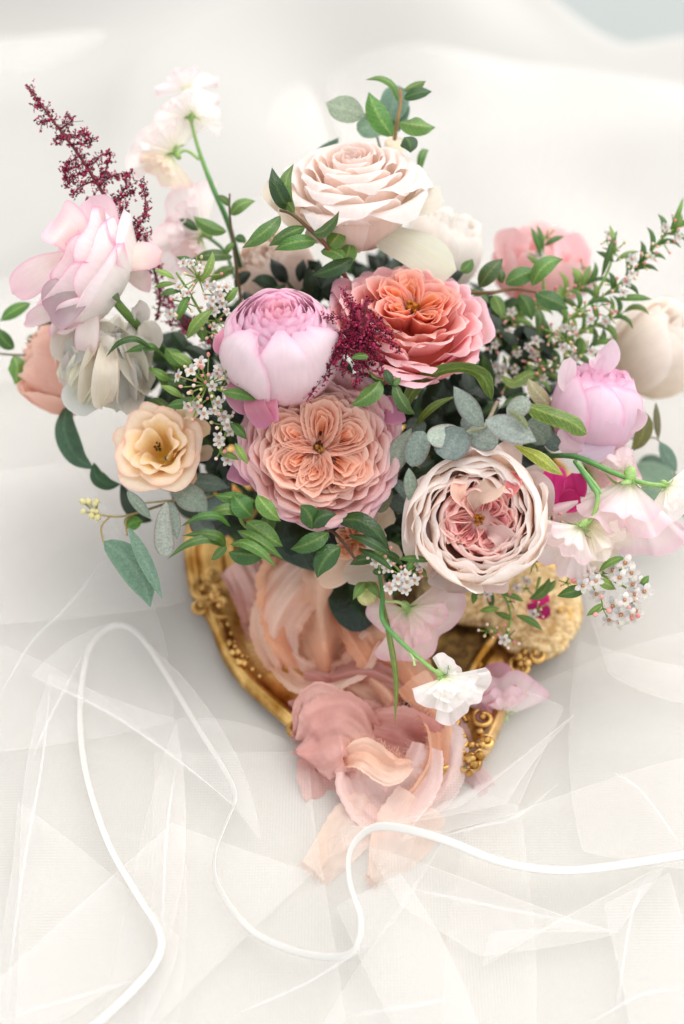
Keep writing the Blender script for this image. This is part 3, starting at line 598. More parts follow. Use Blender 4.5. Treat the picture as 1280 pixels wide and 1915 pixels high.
T = thing('sweet_pea', 'white sweet pea spray on a tall bent green stem, at the top left', 'sweet pea', P(355, 225, .80), SP)
sweetpea(T, 357, 222, .80, 2.0, 66, .1, seed=1, col=('fbf6ee', 'fbf4f0', 'f8e6e4')); sweetpea(T, 362, 218, .795, .6, 52, .5, seed=2, col=('fbf6e8', 'fdfaf4', 'fbf4ee')); sweetpea(T, 350, 170, .81, 1.75, 62, -.2, seed=3, calyx=False, col=('fbf4ee', 'faf0ee', 'f8e2e2'))
sweetpea(T, 330, 288, .80, 2.25, 92, .2, seed=4, col=('fbf6ea', 'fbf4ee', 'f9e8e6')); sweetpea(T, 322, 292, .80, 4.0, 60, .2, seed=5, calyx=False, col=('faf2dc', 'faecd8', 'f8e0d8'))
stem(T, [(357, 224, .80), (372, 280, .80), (398, 350, .80), (428, 420, .805), (450, 500, .82)], [5, 6, 8, 8, 8], ['a9cc7a', '8ab866', '5f9650', '4d8045', '2c5a30']); stem(T, [(330, 288, .80), (350, 282, .80), (373, 298, .80)], [4, 5], 'a9cc7a')
T = thing('sweet_pea', 'blush sweet pea between the pale pink rose and the leafy twig', 'sweet pea', P(345, 455, .81), SP)
sweetpea(T, 385, 438, .81, 2.75, 105, .3, seed=6, col=('faf2ec', 'faf0ee', 'f8e2e4')); sweetpea(T, 380, 448, .812, 3.7, 74, .4, seed=7, col=('faf0ea', 'f9e8e6', 'f6dade'), calyx=False); stem(T, [(385, 440, .81), (420, 470, .82), (440, 520, .84)], [5, 6], '5f9650')
T = thing('sweet_pea', 'large blush sweet pea hanging over the right side', 'sweet pea', P(1160, 890, .75), SP)
stem(T, [(1020, 852, .765), (1080, 855, .752), (1150, 885, .745), (1210, 905, .745), (1250, 908, .745)], [7, 8, 7, 7], ['3d7040', '5f9650', '8ab866', 'a9cc7a'])
sweetpea(T, 1178, 893, .745, -1.75, 165, .15, seed=8, half=1.0, rf=1.3, col=('fbf2ec', 'f9e8e8', 'f6d8e0')); sweetpea(T, 1245, 905, .745, -.75, 75, .3, seed=9, col=('faf6e8', 'fcf8f2', 'faf0ec'))
sweetpea(T, 1172, 885, .752, 2.1, 50, .3, seed=19, half=.9, col=('fbf0ea', 'faeae8', 'f6dce0'), calyx=False)
T = thing('sweet_pea', 'cream sweet pea on a forked stem beside the cream rose', 'sweet pea', P(1085, 975, .74), SP)
stem(T, [(1075, 862, .752), (1105, 905, .74), (1118, 930, .738), (1108, 970, .738), (1092, 985, .738)], [6, 7, 7, 5], ['5f9650', '7ab068', 'a9cc7a', 'a9cc7a']); stem(T, [(1080, 865, .75), (1120, 915, .743), (1125, 940, .743)], [5, 5], '9ac47a')
sweetpea(T, 1090, 982, .738, -2.3, 112, .2, seed=10, half=.75, rf=1.2, col=('faf4ea', 'f8ecea', 'f6dfe0'), roll=.4); sweetpea(T, 1096, 980, .742, -.6, 105, .1, seed=11, half=.8, rf=1.2, col=('fbf4dc', 'faf2e4', 'f8eae4'), calyx=False)
sweetpea(T, 1125, 935, .755, -.3, 80, .1, seed=12, half=1., col=('faf0e8', 'f8e8e4', 'f6dcdc'))
T = thing('sweet_pea', 'ruffled pale pink sweet pea under the cup shaped pink rose', 'sweet pea', P(1100, 870, .765), SP)
sweetpea(T, 1095, 885, .775, .7, 105, .3, seed=13, half=1.2, col=('faece6', 'fae4e2', 'f6d0d8')); sweetpea(T, 1100, 900, .775, -.3, 75, .3, seed=14, half=1.0, col=('faece6', 'fae4e2', 'f6d0d8'), calyx=False)
T = thing('sweet_pea', 'blush sweet pea seen from behind, hanging over the gilt tray', 'sweet pea', P(760, 1130, .765), SP)
sweetpea(T, 762, 1135, .765, -.75, 108, .15, seed=15, col=('f8ece0', 'f7e2de', 'f2ccd4')); sweetpea(T, 758, 1138, .767, -2.0, 70, .1, seed=25, col=('f8ece0', 'f7e2de', 'f2ccd4'), calyx=False)
stem(T, [(720, 1124, .757), (745, 1126, .76), (762, 1135, .764)], [4, 5], 'b8d088')
T = thing('sweet_pea', 'white ruffled sweet pea lowest on its long curved green stem', 'sweet pea', P(830, 1270, .735), SP)
stem(T, [(705, 1050, .765), (716, 1110, .752), (716, 1160, .745), (755, 1205, .74), (795, 1240, .737), (822, 1262, .735)], [6, 7, 7, 6, 6], ['4d8045', '5f9650', '6aa05a', '8ab866', 'a9cc7a'])
stem(T, [(760, 1210, .74), (772, 1228, .738), (776, 1245, .737)], [4, 4], 'c0d890')
sweetpea(T, 824, 1262, .735, -.78, 98, .25, seed=16, col=('f8f8ea', 'fcfaf6', 'f9f0ee'), half=.85, rf=1.9); sweetpea(T, 828, 1268, .730, -1.5, 62, .5, seed=17, col=('f8f8ea', 'fcfaf6', 'f9f0ee'), calyx=False); sweetpea(T, 828, 1264, .736, .7, 40, .3, seed=18, col=('f8f8ea', 'fcfaf6', 'f9f0ee'), calyx=False)
T = thing('sweet_pea', 'blurred fallen sweet pea lying on the rim of the gilt tray', 'sweet pea', P(930, 1320, .80), SP)
sweetpea(T, 945, 1340, .785, 1.7, 90, .2, seed=20, col=('f8ece8', 'f6e0e2', 'f2ccd6')); sweetpea(T, 950, 1340, .79, 2.9, 95, .1, seed=21, col=('f4d8d8', 'eec4cc', 'e4a8bc'), calyx=False)
T = thing('flower_bud', 'round green bud with a pink tip above the dark leaf and peach silk', 'bud', P(686, 1112, .765), None)
b = MB(); b.blob(P(686, 1112, .765), np.array([19, 19, 24]) * PX * .765, [srgb('7ea04a'), srgb('a5bd62'), srgb('c8cf84'), srgb('d8c890')], axis=VD(0, -.6, .8), k=14, m=12); b.obj('bud_body', M['stem'], T)
leaf(T, 686, 1088, 660, 1122, 20, .757, .752, [cl('7ea04a', '9ab85e', '6f9040')], arch=.4, name='sepal'); leaf(T, 686, 1088, 712, 1120, 20, .757, .752, [cl('7ea04a', '9ab85e', '6f9040')], arch=.4, name='sepal'); stem(T, [(686, 1092, .766), (700, 1060, .775), (700, 1030, .79)], 5, '5f8a40')

# ---------------------------------------------------------------- leafy twigs
LG = 'green leafy twigs'
sprig('leafy_twig', 'upright twig of glossy green leaves at the very top', 'twig', [(738, 262, .785), (744, 225, .78), (750, 190, .777), (748, 166, .775)], [6, 6, 5, 4],
      [(735, 255, 690, 172, 42, .775), (747, 228, 815, 238, 40, .775), (755, 184, 809, 171, 24, .773), (754, 169, 797, 151, 22, .775), (757, 256, 768, 286, 34, .768, .765), (746, 192, 684, 149, 15, .78, .775, {'side': .25}), (785, 322, 803, 281, 16, .80, .81, {'side': -.1})], .775, ['a08050', 'b09060', 'c08a60'], group=LG)
sprig('leafy_twig', 'sharp twig of pointed leaves lying over the topmost blush rose', 'twig', [(660, 540, .77), (612, 462, .755), (585, 434, .75), (547, 401, .747), (523, 393, .747)], [7, 6, 5, 4],
      [(549, 393, 509, 313, 32, .745, .735, {'side': -.1}), (552, 399, 550, 306, 27, .744, .738, {'side': -.22}), (525, 403, 453, 464, 32, .745), (571, 424, 503, 460, 29, .748), (592, 451, 513, 468, 30, .748), (585, 436, 635, 394, 26, .738, .728, {'side': .2}),
       (600, 470, 650, 492, 30, .757), (641, 430, 612, 468, 36, .757), (660, 482, 583, 515, 32, .757), (655, 455, 640, 500, 34, .762)], .75, ['8a4a3a', '7a5a3e', '6a5a3a'], group=LG)
sprig('leafy_twig', 'thin brown twig with small leaves beside the sweet pea stem', 'twig', [(455, 590, .80), (445, 520, .795), (437, 460, .79), (430, 400, .787), (430, 362, .785)], [6, 5, 4, 3],
      [(432, 402, 478, 376, 27, .785), (424, 433, 362, 404, 27, .788), (436, 480, 356, 486, 25, .788, .785, {'arch': .35}), (430, 385, 405, 366, 15, .785), (440, 445, 460, 455, 18, .79), (436, 450, 418, 480, 14, .79), (372, 430, 335, 408, 18, .80), (440, 500, 390, 530, 22, .80)], .787, '6a5238', group=LG)
sprig('leafy_twig', 'leafy twig running right from the coral rose past the back pink rose', 'twig', [(870, 548, .79), (920, 547, .785), (960, 541, .785), (1003, 546, .785)], [6, 5, 4],
      [(897, 537, 941, 484, 34, .782), (945, 531, 1008, 505, 36, .782), (995, 535, 1054, 484, 33, .78), (1001, 548, 1064, 577, 36, .782), (922, 552, 940, 595, 28, .79), (970, 550, 995, 600, 30, .79), (1005, 575, 1006, 634, 19, .795), (862, 508, 884, 484, 24, .785), (940, 530, 938, 500, 18, .79)], .785, '8a6a48', group=LG)
sprig('leafy_twig', 'blurred twig reaching out at the left edge of the picture', 'twig', [(125, 668, .83), (83, 665, .82), (30, 664, .81), (-15, 660, .805)], [5, 4, 3],
      [(57, 567, 0, 601, 26, .80), (113, 592, 70, 624, 28, .81), (27, 652, -4, 612, 28, .80), (50, 632, 90, 656, 26, .81), (26, 665, 28, 720, 35, .80), (113, 625, 90, 655, 20, .82)], .80, '8a8468', group=LG)
sprig('leafy_twig', 'bright serrated leaves below the lisianthus with a drooping green fan', 'twig', [(500, 1000, .775), (461, 985, .76), (448, 965, .75), (440, 930, .748)], [6, 5, 4],
      [(423, 1020, 341, 1002, 20, .738, .728, {'arch': .5}), (423, 1022, 313, 1046, 18, .738, .728, {'arch': .5}), (430, 1018, 518, 1062, 20, .738, .73, {'arch': .4}), (444, 992, 531, 1046, 22, .74, .735, {'arch': .4}), (461, 975, 530, 1022, 42, .745), (455, 968, 384, 966, 22, .742, .736, {'arch': .5}),
       (432, 985, 338, 985, 15, .736, .728, {'arch': .5}), (481, 937, 400, 926, 26, .745, .745, {'arch': .4}), (472, 967, 436, 924, 42, .736), (482, 925, 526, 975, 32, .728), (500, 960, 490, 1000, 32, .755), (428, 1032, 496, 1040, 38, .757), (423, 1020, 395, 1048, 18, .745)], .745, '7f9a50', pal=[GREENS[1], GREENS[3], GREENS[0]], group=LG)
sprig('leafy_twig', 'twig of glossy leaves curling over the small apricot rose', 'twig', [(590, 990, .755), (616, 990, .75), (640, 1012, .745), (668, 1050, .745)], [5, 5, 4],
      [(584, 990, 562, 944, 38, .728, .722), (585, 988, 630, 962, 36, .727, .722), (616, 994, 543, 1027, 36, .74), (637, 1022, 593, 1082, 42, .738), (631, 973, 730, 1032, 36, .742, .735, {'arch': .35}), (652, 1000, 738, 1044, 18, .738, .732, {'arch': .35}), (672, 1028, 740, 1073, 14, .74, .734, {'arch': .35}),
       (700, 1048, 654, 1056, 22, .75), (697, 1069, 728, 1066, 16, .745), (560, 1000, 522, 1010, 60, .765, .765, {'pal': DARK, 'fold': .05}), (700, 1040, 755, 1058, 20, .755)], .74, '6a4a38', pal=[GREENS[0], GREENS[2], GREENS[0]], group=LG)
sprig('leafy_twig', 'small folded leaves at the lower end of the burgundy plume', 'twig', [(740, 720, .745), (725, 712, .735), (700, 705, .73), (690, 690, .732)], [4, 4, 3],
      [(712, 712, 656, 758, 36, .722, .722, {'side': -.15}), (690, 668, 655, 672, 15, .72), (723, 690, 736, 722, 18, .722), (738, 712, 777, 775, 26, .724, .73, {'side': .18, 'arch': .3}), (735, 715, 740, 758, 22, .735), (733, 718, 750, 706, 14, .722)], .73, '8aa05a', group=LG)
sprig('leafy_twig', 'dark leaves and a curling stem along the thick green rose stem', 'twig', [(330, 690, .79), (300, 660, .775), (272, 645, .77)], [5, 4, 3],
      [(285, 652, 198, 668, 14, .755, .748, {'arch': .4}), (300, 655, 232, 660, 16, .765, .755, {'arch': .4}), (310, 650, 345, 690, 30, .77), (322, 620, 350, 660, 28, .785, .785, {'pal': DARK}), (300, 705, 350, 720, 22, .77), (330, 735, 292, 700, 24, .772), (320, 710, 275, 685, 18, .77, .765, {'arch': .4}), (345, 650, 395, 680, 26, .78, .78, {'pal': DARK}), (330, 760, 380, 752, 22, .77), (318, 770, 280, 745, 18, .775)], .77, '6a8a40', group=LG)
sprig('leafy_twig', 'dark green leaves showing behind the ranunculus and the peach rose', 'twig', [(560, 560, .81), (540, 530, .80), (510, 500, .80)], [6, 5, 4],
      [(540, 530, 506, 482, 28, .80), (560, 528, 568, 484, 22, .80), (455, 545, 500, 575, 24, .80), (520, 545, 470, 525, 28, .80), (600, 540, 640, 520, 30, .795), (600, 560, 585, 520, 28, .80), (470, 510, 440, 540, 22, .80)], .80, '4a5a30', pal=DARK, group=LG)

# rolled and folded olive leaves
def oneleaf(lab, pts, w, nv_, pal, shape='lance', fold=-.25, cup=0., seed=1, twist=0., mat='leaf', name='curled_leaf', grp='single large leaves', ruf=.01):
    g, c = blade([P(*q) for q in pts], w * PX * pts[0][2], VD(*nv_), pal, shape, nu=9, nv=24, fold=fold, cup=cup, ruf=ruf, seed=seed, twist=twist)
    o = MB().grid(g, c).obj(name, M[mat]); single(o, lab, 'leaf', grp)
oneleaf('long olive leaf arching over the dark gap below the coral rose', [(750, 770, .75), (790, 712, .735), (850, 690, .728), (900, 702, .728), (920, 748, .735)], 30, (0, -.9, .6), OLIVE[1], seed=2, shape='strap')
oneleaf('narrow olive leaf just below the arching one', [(775, 800, .76), (810, 762, .745), (855, 740, .75)], 16, (0, -.5, .8), OLIVE[1], seed=3)
oneleaf('thick folded green leaf with a torn corner, under the cup shaped pink rose', [(985, 758, .735), (1030, 775, .725), (1070, 790, .725), (1098, 812, .728)], 36, (-.1, .35, .9), OLIVE[1], seed=4, shape='strap', fold=-.35)
oneleaf('yellow green pointed leaf over the top of the cream rose', [(962, 832, .735), (1000, 850, .722), (1030, 872, .718), (1054, 889, .716)], 27, (.1, .2, 1), OLIVE[0], seed=5)
oneleaf('dark green leaf with pale edge in the shade above the olive leaves', [(935, 700, .79), (960, 715, .785), (990, 700, .785), (1018, 700, .785)], 24, (0, .5, .8), OLIVE[1], seed=6)
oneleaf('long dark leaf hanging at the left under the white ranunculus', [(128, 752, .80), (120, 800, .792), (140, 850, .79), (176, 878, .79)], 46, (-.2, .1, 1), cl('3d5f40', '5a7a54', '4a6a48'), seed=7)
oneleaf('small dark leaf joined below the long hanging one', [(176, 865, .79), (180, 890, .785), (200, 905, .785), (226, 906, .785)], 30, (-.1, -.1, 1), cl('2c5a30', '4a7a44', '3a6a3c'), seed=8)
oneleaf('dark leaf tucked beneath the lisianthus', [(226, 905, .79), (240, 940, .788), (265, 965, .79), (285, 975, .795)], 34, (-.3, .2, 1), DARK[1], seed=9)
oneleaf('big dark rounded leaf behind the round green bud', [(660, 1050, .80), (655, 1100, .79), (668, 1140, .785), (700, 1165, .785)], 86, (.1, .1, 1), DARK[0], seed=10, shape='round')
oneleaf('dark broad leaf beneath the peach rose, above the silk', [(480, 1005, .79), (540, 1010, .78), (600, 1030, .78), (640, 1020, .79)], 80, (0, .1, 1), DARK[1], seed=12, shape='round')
oneleaf('pale green and pink folded bud leaf beside the cup shaped pink rose', [(1040, 775, .775), (1020, 750, .768), (1000, 728, .765), (988, 708, .765)], 32, (0, .3, 1), cl('b8b890', 'dcd0b4', 'd0a8a0'), seed=13, name='bud_leaf')
oneleaf('long thin blade of grass hanging over the ribbon', [(712, 1100, .77), (728, 1180, .757), (742, 1270, .75), (739, 1356, .745)], 13, (.5, 0, 1), cl('6f8a3c', 'a5b060', '55702c'), seed=14, shape='lance', name='grass_blade', fold=-.4)

# eucalyptus
EG = 'eucalyptus sprigs'
E = dict(mat='euc', fold=.04, arch=.06, ruf=.008)
def EL(*a, **k): return (*a, {**E, **k})
sprig('eucalyptus_sprig', 'silver grey eucalyptus with big rounded leaves, right of the peach rose', 'eucalyptus', [(930, 752, .735), (906, 797, .722), (880, 805, .722), (862, 815, .724)], [6, 5, 4],
      [EL(906, 798, 849, 722, 42, .718, .71, pal=[EUC[0]], shape='lance'), EL(908, 785, 1004, 826, 54, .714, .708, pal=[EUC[0]], shape='leaf'), EL(948, 775, 988, 744, 40, .716, .712, pal=[EUC[0]], shape='round'), EL(866, 800, 830, 858, 66, .722, .716, pal=[EUC[1]], shape='round', cup=-.1),
       EL(868, 812, 800, 822, 50, .724, .718, pal=[EUC[0]], shape='round', cup=-.1), EL(872, 806, 932, 830, 48, .725, .722, pal=[EUC[1]], shape='round'), EL(868, 805, 898, 776, 38, .73, .728, pal=[EUC[1]], shape='round'), EL(950, 768, 988, 806, 15, .708, .706, pal=[cl('9aa078', 'b0b890', '9aa080')], shape='lance', fold=.3),
       EL(985, 790, 1018, 832, 52, .752, .755, pal=[EUCD[0]], shape='round'), EL(1015, 808, 1046, 842, 30, .755, .757, pal=[EUCD[1]], shape='round')], .72, ['8a7560', 'a0a080', 'b5b58a'], pal=EUC, group=EG)
sprig('eucalyptus_sprig', 'eucalyptus leaves wedged between the peach rose and the cream rose', 'eucalyptus', [(745, 960, .765), (770, 875, .75), (785, 872, .745)], [5, 4],
      [EL(768, 872, 792, 806, 48, .738, .734, pal=[EUC[2]], shape='round', cup=-.1), EL(716, 892, 770, 800, 44, .746, .742, pal=[EUC[2]], shape='leaf'), EL(765, 875, 776, 948, 27, .737, .74, pal=[EUC[2]], shape='lance'), EL(725, 893, 773, 952, 22, .748, .745, pal=[EUCD[1]], shape='lance'), EL(712, 898, 700, 956, 42, .752, .75, pal=[cl('97a07c', 'a8b08c', '8a9070')], shape='round'),
       EL(735, 925, 765, 950, 34, .757, .757, pal=[EUCD[0]], shape='round'), EL(795, 808, 760, 795, 40, .757, .757, pal=[EUCD[0]], shape='round')], .74, ['8f8a60', 'a8a070'], pal=EUC, group=EG)
sprig('eucalyptus_sprig', 'grey eucalyptus with a folded silver leaf below the lisianthus', 'eucalyptus', [(430, 925, .775), (360, 932, .77), (318, 936, .765), (262, 942, .76)], [4, 3, 3],
      [EL(320, 915, 388, 958, 52, .757, .755, pal=[EUC[2]], shape='leaf'), EL(341, 903, 430, 912, 36, .768, .768, pal=[EUCD[0]], shape='leaf'), EL(312, 938, 312, 1040, 50, .752, .742, pal=[EUC[0]], shape='obov', fold=.2), EL(316, 938, 332, 1010, 26, .757, .752, pal=[EUC[2]], shape='leaf'), EL(238, 918, 284, 972, 22, .755, .752, pal=[EUCD[0]], shape='leaf'),
       EL(370, 960, 430, 930, 44, .772, .772, pal=[EUCD[0]], shape='round'), EL(362, 965, 400, 1005, 40, .775, .775, pal=[EUCD[0]], shape='round')], .757, ['a89a70', 'b0a880'], pal=EUC, group=EG)
sprig('eucalyptus_sprig', 'rounded grey green eucalyptus leaves behind the top of the highest twig', 'eucalyptus', [(715, 290, .80), (700, 240, .795), (682, 212, .79)], [4, 3, 3],
      [EL(682, 212, 609, 192, 56, .785, .785, pal=[cl('8fa288', 'a5b59a', '84987c')], shape='leaf'), EL(725, 225, 745, 160, 54, .795, .80, pal=[BLUEG[0]], shape='round'), EL(735, 250, 760, 190, 48, .797, .80, pal=[BLUEG[0]], shape='round'), EL(668, 245, 722, 220, 50, .79, .795, pal=[BLUEG[1]], shape='round'), EL(588, 288, 634, 257, 24, .80, .80, pal=[BLUEG[0]], shape='leaf')], .79, '8a8a70', pal=BLUEG, group=EG)
sprig('eucalyptus_sprig', 'hanging eucalyptus with two large blue green leaves and yellow buds, lowest at the left', 'eucalyptus', [(330, 935, .785), (270, 955, .77), (225, 966, .765), (182, 962, .765)], [4, 4, 3, 3],
      [EL(193, 1012, 282, 1136, 58, .765, .75, pal=[BLUEG[0]], shape='leaf', arch=-.05), EL(240, 985, 304, 1120, 26, .757, .745, pal=[BLUEG[1]], shape='lance'), EL(234, 985, 268, 974, 30, .765, .77, pal=[cl('5a8c3c', '7aa560', '5f9650')], shape='leaf')], .765, ['8a7a50', 'a89a60'], pal=BLUEG, group=EG)
T = bpy.data.objects['eucalyptus_sprig.004']
stem(T, [(205, 967, .765), (190, 985, .765), (193, 1014, .765)], 3, 'a8905a'); stem(T, [(250, 960, .77), (236, 975, .765), (238, 1000, .757)], 3, 'a8905a')
rb = random.Random(4)
for i in range(12):
    x, y = rb.uniform(148, 186), rb.uniform(934, 976); b = MB(); b.blob(P(x, y, .765), rb.uniform(5, 7) * PX * .765, [srgb('c8c070'), srgb('e4dc9c'), srgb('e8e0b0')], axis=VD(0, .5, 1), k=7, m=6); b.tube([P(x, y, .767), P(182, 962, .766)], .0005, srgb('b5b070'), k=4, n=3); b.obj('bud', M['bloom'], T)
sprig('eucalyptus_sprig', 'blurred thin eucalyptus twig at the right edge below the cup shaped pink rose', 'eucalyptus', [(1150, 815, .80), (1200, 822, .80), (1233, 824, .80), (1270, 900, .81)], [3, 3, 2],
      [EL(1232, 822, 1227, 752, 14, .80, .80, pal=[cl('6f7050', '7f8060', '6f7050')], shape='lance'), EL(1234, 826, 1266, 882, 26, .80, .80, pal=[BLUEG[1]], shape='lance'), EL(1205, 770, 1180, 845, 32, .795, .79, pal=[cl('6f6f3c', '8a8a50', '6f6f3c')], shape='leaf'), EL(1170, 880, 1290, 968, 90, .84, .84, pal=[BLUEG[1]], shape='leaf'), EL(1190, 870, 1260, 920, 60, .85, .85, pal=[BLUEG[0]], shape='leaf')], .80, '9a9a80', pal=BLUEG, group=EG)

# ---------------------------------------------------------------- waxflower
WG = 'waxflower sprigs'
def floret_mesh():
    out = []
    for v in range(3):
        rng = random.Random(v + 60); b = MB()
        for j in range(5):
            a = j * 1.2566 + rng.uniform(-.1, .1); o = np.array([math.cos(a), math.sin(a), 0])
            g, c = blade([o * .12, o * .5 + np.array([0, 0, .16]), o * 1.0 + np.array([0, 0, rng.uniform(.0, .3)])], .62, (0, 0, 1), cl('fbf4ee', 'fdfaf6', 'fbeeee'), 'round', nu=4, nv=6, fold=.1, seed=j); b.grid(g, c)
        b.blob((0, 0, .05), .2, srgb('e0c08a'), k=7, m=5)
        for j in range(6):
            a = j * 1.047; b.blob((.16 * math.cos(a), .16 * math.sin(a), .2), .07, srgb('d8705a'), k=4, m=3)
        b.tube([(0, 0, -.7), (0, 0, 0)], [.07, .16], [srgb('a8b868'), srgb('d8c8a0')], k=5, n=4)
        out.append(b.mesh('floret', M['bloom']))
    return out
FM = floret_mesh()
def bud_mesh(h):
    b = MB(); b.blob((0, 0, .5), (.36, .36, .55), [srgb('a8b868'), srgb('d8c898'), srgb(h), srgb(h)], axis=(0, 0, 1), k=7, m=7); b.tube([(0, 0, -.5), (0, 0, .1)], [.07, .12], srgb('a0b860'), k=4, n=3)
    return b.mesh('bud', M['bloom'])
BM = [bud_mesh('f4b8b4'), bud_mesh('f8e4dc'), bud_mesh('f0a0a0'), bud_mesh('e8dcb0')]
def place(T, me, name, pos, axis, size):
    o = bpy.data.objects.new(name, me); COL.objects.link(o); o.parent = T; o.location = np.asarray(pos) - np.array(T['_o'][:])
    o.rotation_euler = Vector(axis).to_track_quat('Z', 'Y').to_euler(); o.scale = (size,) * 3
def wax(T, stems, clusters, d, seed, leaves=(), fl=.4, sz=1.0, bl=1.0):
    rng = random.Random(seed)
    for s_ in stems: stem(T, s_, [5, 4, 3], ['7a9a48', '9ab860'])
    for (x, y, r, n, *dd) in clusters:
        dd = dd[0] if dd else d; hub = P(x, y, dd + .006); b = MB()
        for i in range(n):
            a = i * 2.399 + rng.uniform(-.3, .3); q = r * math.sqrt((i + .6) / n); p = P(x + q * math.cos(a), y + q * math.sin(a), dd - .004 * (1 - (q / r) ** 2) + rng.uniform(-.002, .002))
            ax = nrm(nrm(p - hub) + VD(0, .1, 1) * .5); isf = rng.random() < fl
            S = (rng.uniform(.0028, .0038) if isf else rng.uniform(.0020, .0028)) * sz
            place(T, rng.choice(FM) if isf else rng.choice(BM), 'floret' if isf else 'bud', p, ax + np.array([rng.uniform(-.3, .3) for _ in range(3)]) * .5, S)
            b.tube([hub, (hub + p) / 2 + ax * -.001, p - ax * S * .5], .00045, srgb('a0b860'), k=4, n=4)
        b.obj('stalks', M['stem'], T)
    for q in leaves:
        o = {}; q = list(q)
        if isinstance(q[-1], dict): o = q.pop()
        leaf(T, *q[:5], q[5] if len(q) > 5 else d, **{'pal': [cl('4d782e', '7a9c48', '5a8438'), cl('66903a', '93b056', '74983f'), cl('7fa248', 'a8c068', '8aa84e')], 'shape': 'lance', 'arch': .25, 'fold': .35, **o})
T = thing('waxflower_sprig', 'waxflower with green buds and white stars left of the ranunculus, above', 'waxflower', P(360, 560, .755), WG)
wax(T, [[(420, 640, .775), (380, 590, .765), (350, 540, .755), (330, 510, .75)]], [(372, 520, 46, 17, .748), (345, 565, 34, 10, .75), (405, 552, 26, 7, .748), (405, 600, 32, 9, .748), (398, 625, 20, 5, .75)], .75, 1,
    [(331, 600, 357, 545, 17, .748), (349, 634, 399, 577, 24, .745), (289, 506, 328, 523, 13, .745), (375, 527, 398, 470, 17, .745, {'side': .15}), (288, 537, 330, 530, 11), (300, 552, 340, 545, 15), (395, 560, 425, 572, 18), (420, 570, 446, 536, 20), (330, 480, 372, 500, 14)], fl=.38)
T = thing('waxflower_sprig', 'full cluster of white and pink waxflower between the lisianthus and the ranunculus', 'waxflower', P(400, 740, .745), WG)
wax(T, [[(470, 850, .77), (430, 790, .755), (400, 740, .745), (385, 700, .74)], [(430, 790, .755), (420, 820, .75), (412, 848, .745)]], [(388, 720, 56, 26, .735), (428, 700, 26, 7, .735), (370, 760, 26, 8, .737), (418, 795, 26, 8, .742), (412, 846, 20, 4, .742), (440, 745, 24, 7, .74), (372, 700, 20, 5, .735)], .738, 2,
    [(420, 700, 445, 640, 18, .728, {'side': .1}), (443, 720, 476, 655, 26, .726, {'side': .12}), (415, 732, 480, 748, 22, .728), (430, 790, 462, 822, 20, .735), (440, 828, 464, 868, 15, .733), (412, 848, 448, 860, 14, .74), (360, 755, 312, 760, 20, .742), (345, 745, 300, 720, 14, .745), (385, 640, 372, 600, 20, .75), (420, 650, 455, 690, 18, .74), (365, 690, 318, 660, 22, .745)], fl=.3, sz=1.15)
T = thing('waxflower_sprig', 'small waxflower cluster hanging by the round green bud', 'waxflower', P(745, 1065, .745), WG)
wax(T, [[(700, 1030, .755), (730, 1050, .745), (750, 1070, .74)]], [(752, 1075, 32, 14, .736), (712, 1042, 28, 8, .74), (778, 1060, 20, 5, .738), (740, 1095, 20, 6, .738)], .738, 3, [(745, 1045, 808, 1050, 14, .735), (760, 1070, 775, 1045, 12, .733), (735, 1110, 728, 1082, 12, .735), (778, 1060, 800, 1080, 14, .74)], fl=.4)
T = thing('waxflower_sprig', 'white starry waxflower sprig reaching down to the right over the cloth', 'waxflower', P(1140, 1090, .745), WG)
wax(T, [[(1055, 1060, .76), (1100, 1065, .75), (1145, 1085, .745), (1190, 1110, .742)], [(1120, 1072, .748), (1155, 1068, .745), (1172, 1060, .742)]], [(1105, 1088, 28, 5, .74), (1172, 1072, 26, 5, .74), (1128, 1138, 24, 4, .74), (1168, 1138, 26, 7, .738), (1198, 1106, 16, 3, .738), (1075, 1055, 18, 4, .75), (1188, 1152, 10, 3, .74)], .74, 4,
    [(1120, 1070, 1172, 1043, 14, .74, {'side': -.1}), (1100, 1100, 1042, 1115, 24, .742), (1115, 1085, 1152, 1102, 20, .74), (1198, 1098, 1214, 1076, 14, .738), (1196, 1106, 1221, 1112, 11, .738), (1128, 1128, 1097, 1152, 12, .74), (1168, 1140, 1153, 1159, 11, .742), (1060, 1035, 1082, 1055, 22, .755)], fl=.66, sz=1.5)
T = thing('waxflower_sprig', 'drooping waxflower sprig with pink buds over the gilt ornament', 'waxflower', P(950, 1130, .78), WG)
wax(T, [[(900, 1080, .79), (940, 1110, .78), (955, 1150, .775), (950, 1190, .772)], [(1010, 1080, .785), (1000, 1120, .78)]], [(912, 1180, 18, 6, .772), (950, 1190, 22, 9, .77), (905, 1110, 16, 4, .778), (955, 1125, 18, 5, .775), (1005, 1140, 22, 7, .775), (985, 1100, 18, 5, .778)], .775, 5,
    [(965, 1150, 1015, 1178, 15, .77), (897, 1143, 935, 1138, 13, .772), (885, 1130, 892, 1095, 13, .78), (910, 1175, 930, 1182, 12, .775), (990, 1120, 1028, 1080, 20, .772, {'side': .15}), (1020, 1110, 1040, 1085, 14, .775), (920, 1140, 915, 1095, 14, .78), (940, 1110, 980, 1125, 12, .775), (960, 1160, 925, 1145, 12, .775)], fl=.25)
T = thing('waxflower_sprig', 'green waxflower buds between the cream rose and its sweet pea neighbour', 'waxflower', P(1030, 970, .755), WG)
wax(T, [[(1010, 1040, .775), (1025, 1000, .762), (1032, 965, .755)]], [(1030, 968, 22, 9, .75), (1018, 1000, 14, 5, .757), (1000, 1050, 22, 7, .765), (1060, 1090, 18, 5, .765)], .755, 6, [(1015, 950, 1026, 912, 20, .748), (1010, 1030, 985, 1060, 14, .77)], fl=.12)
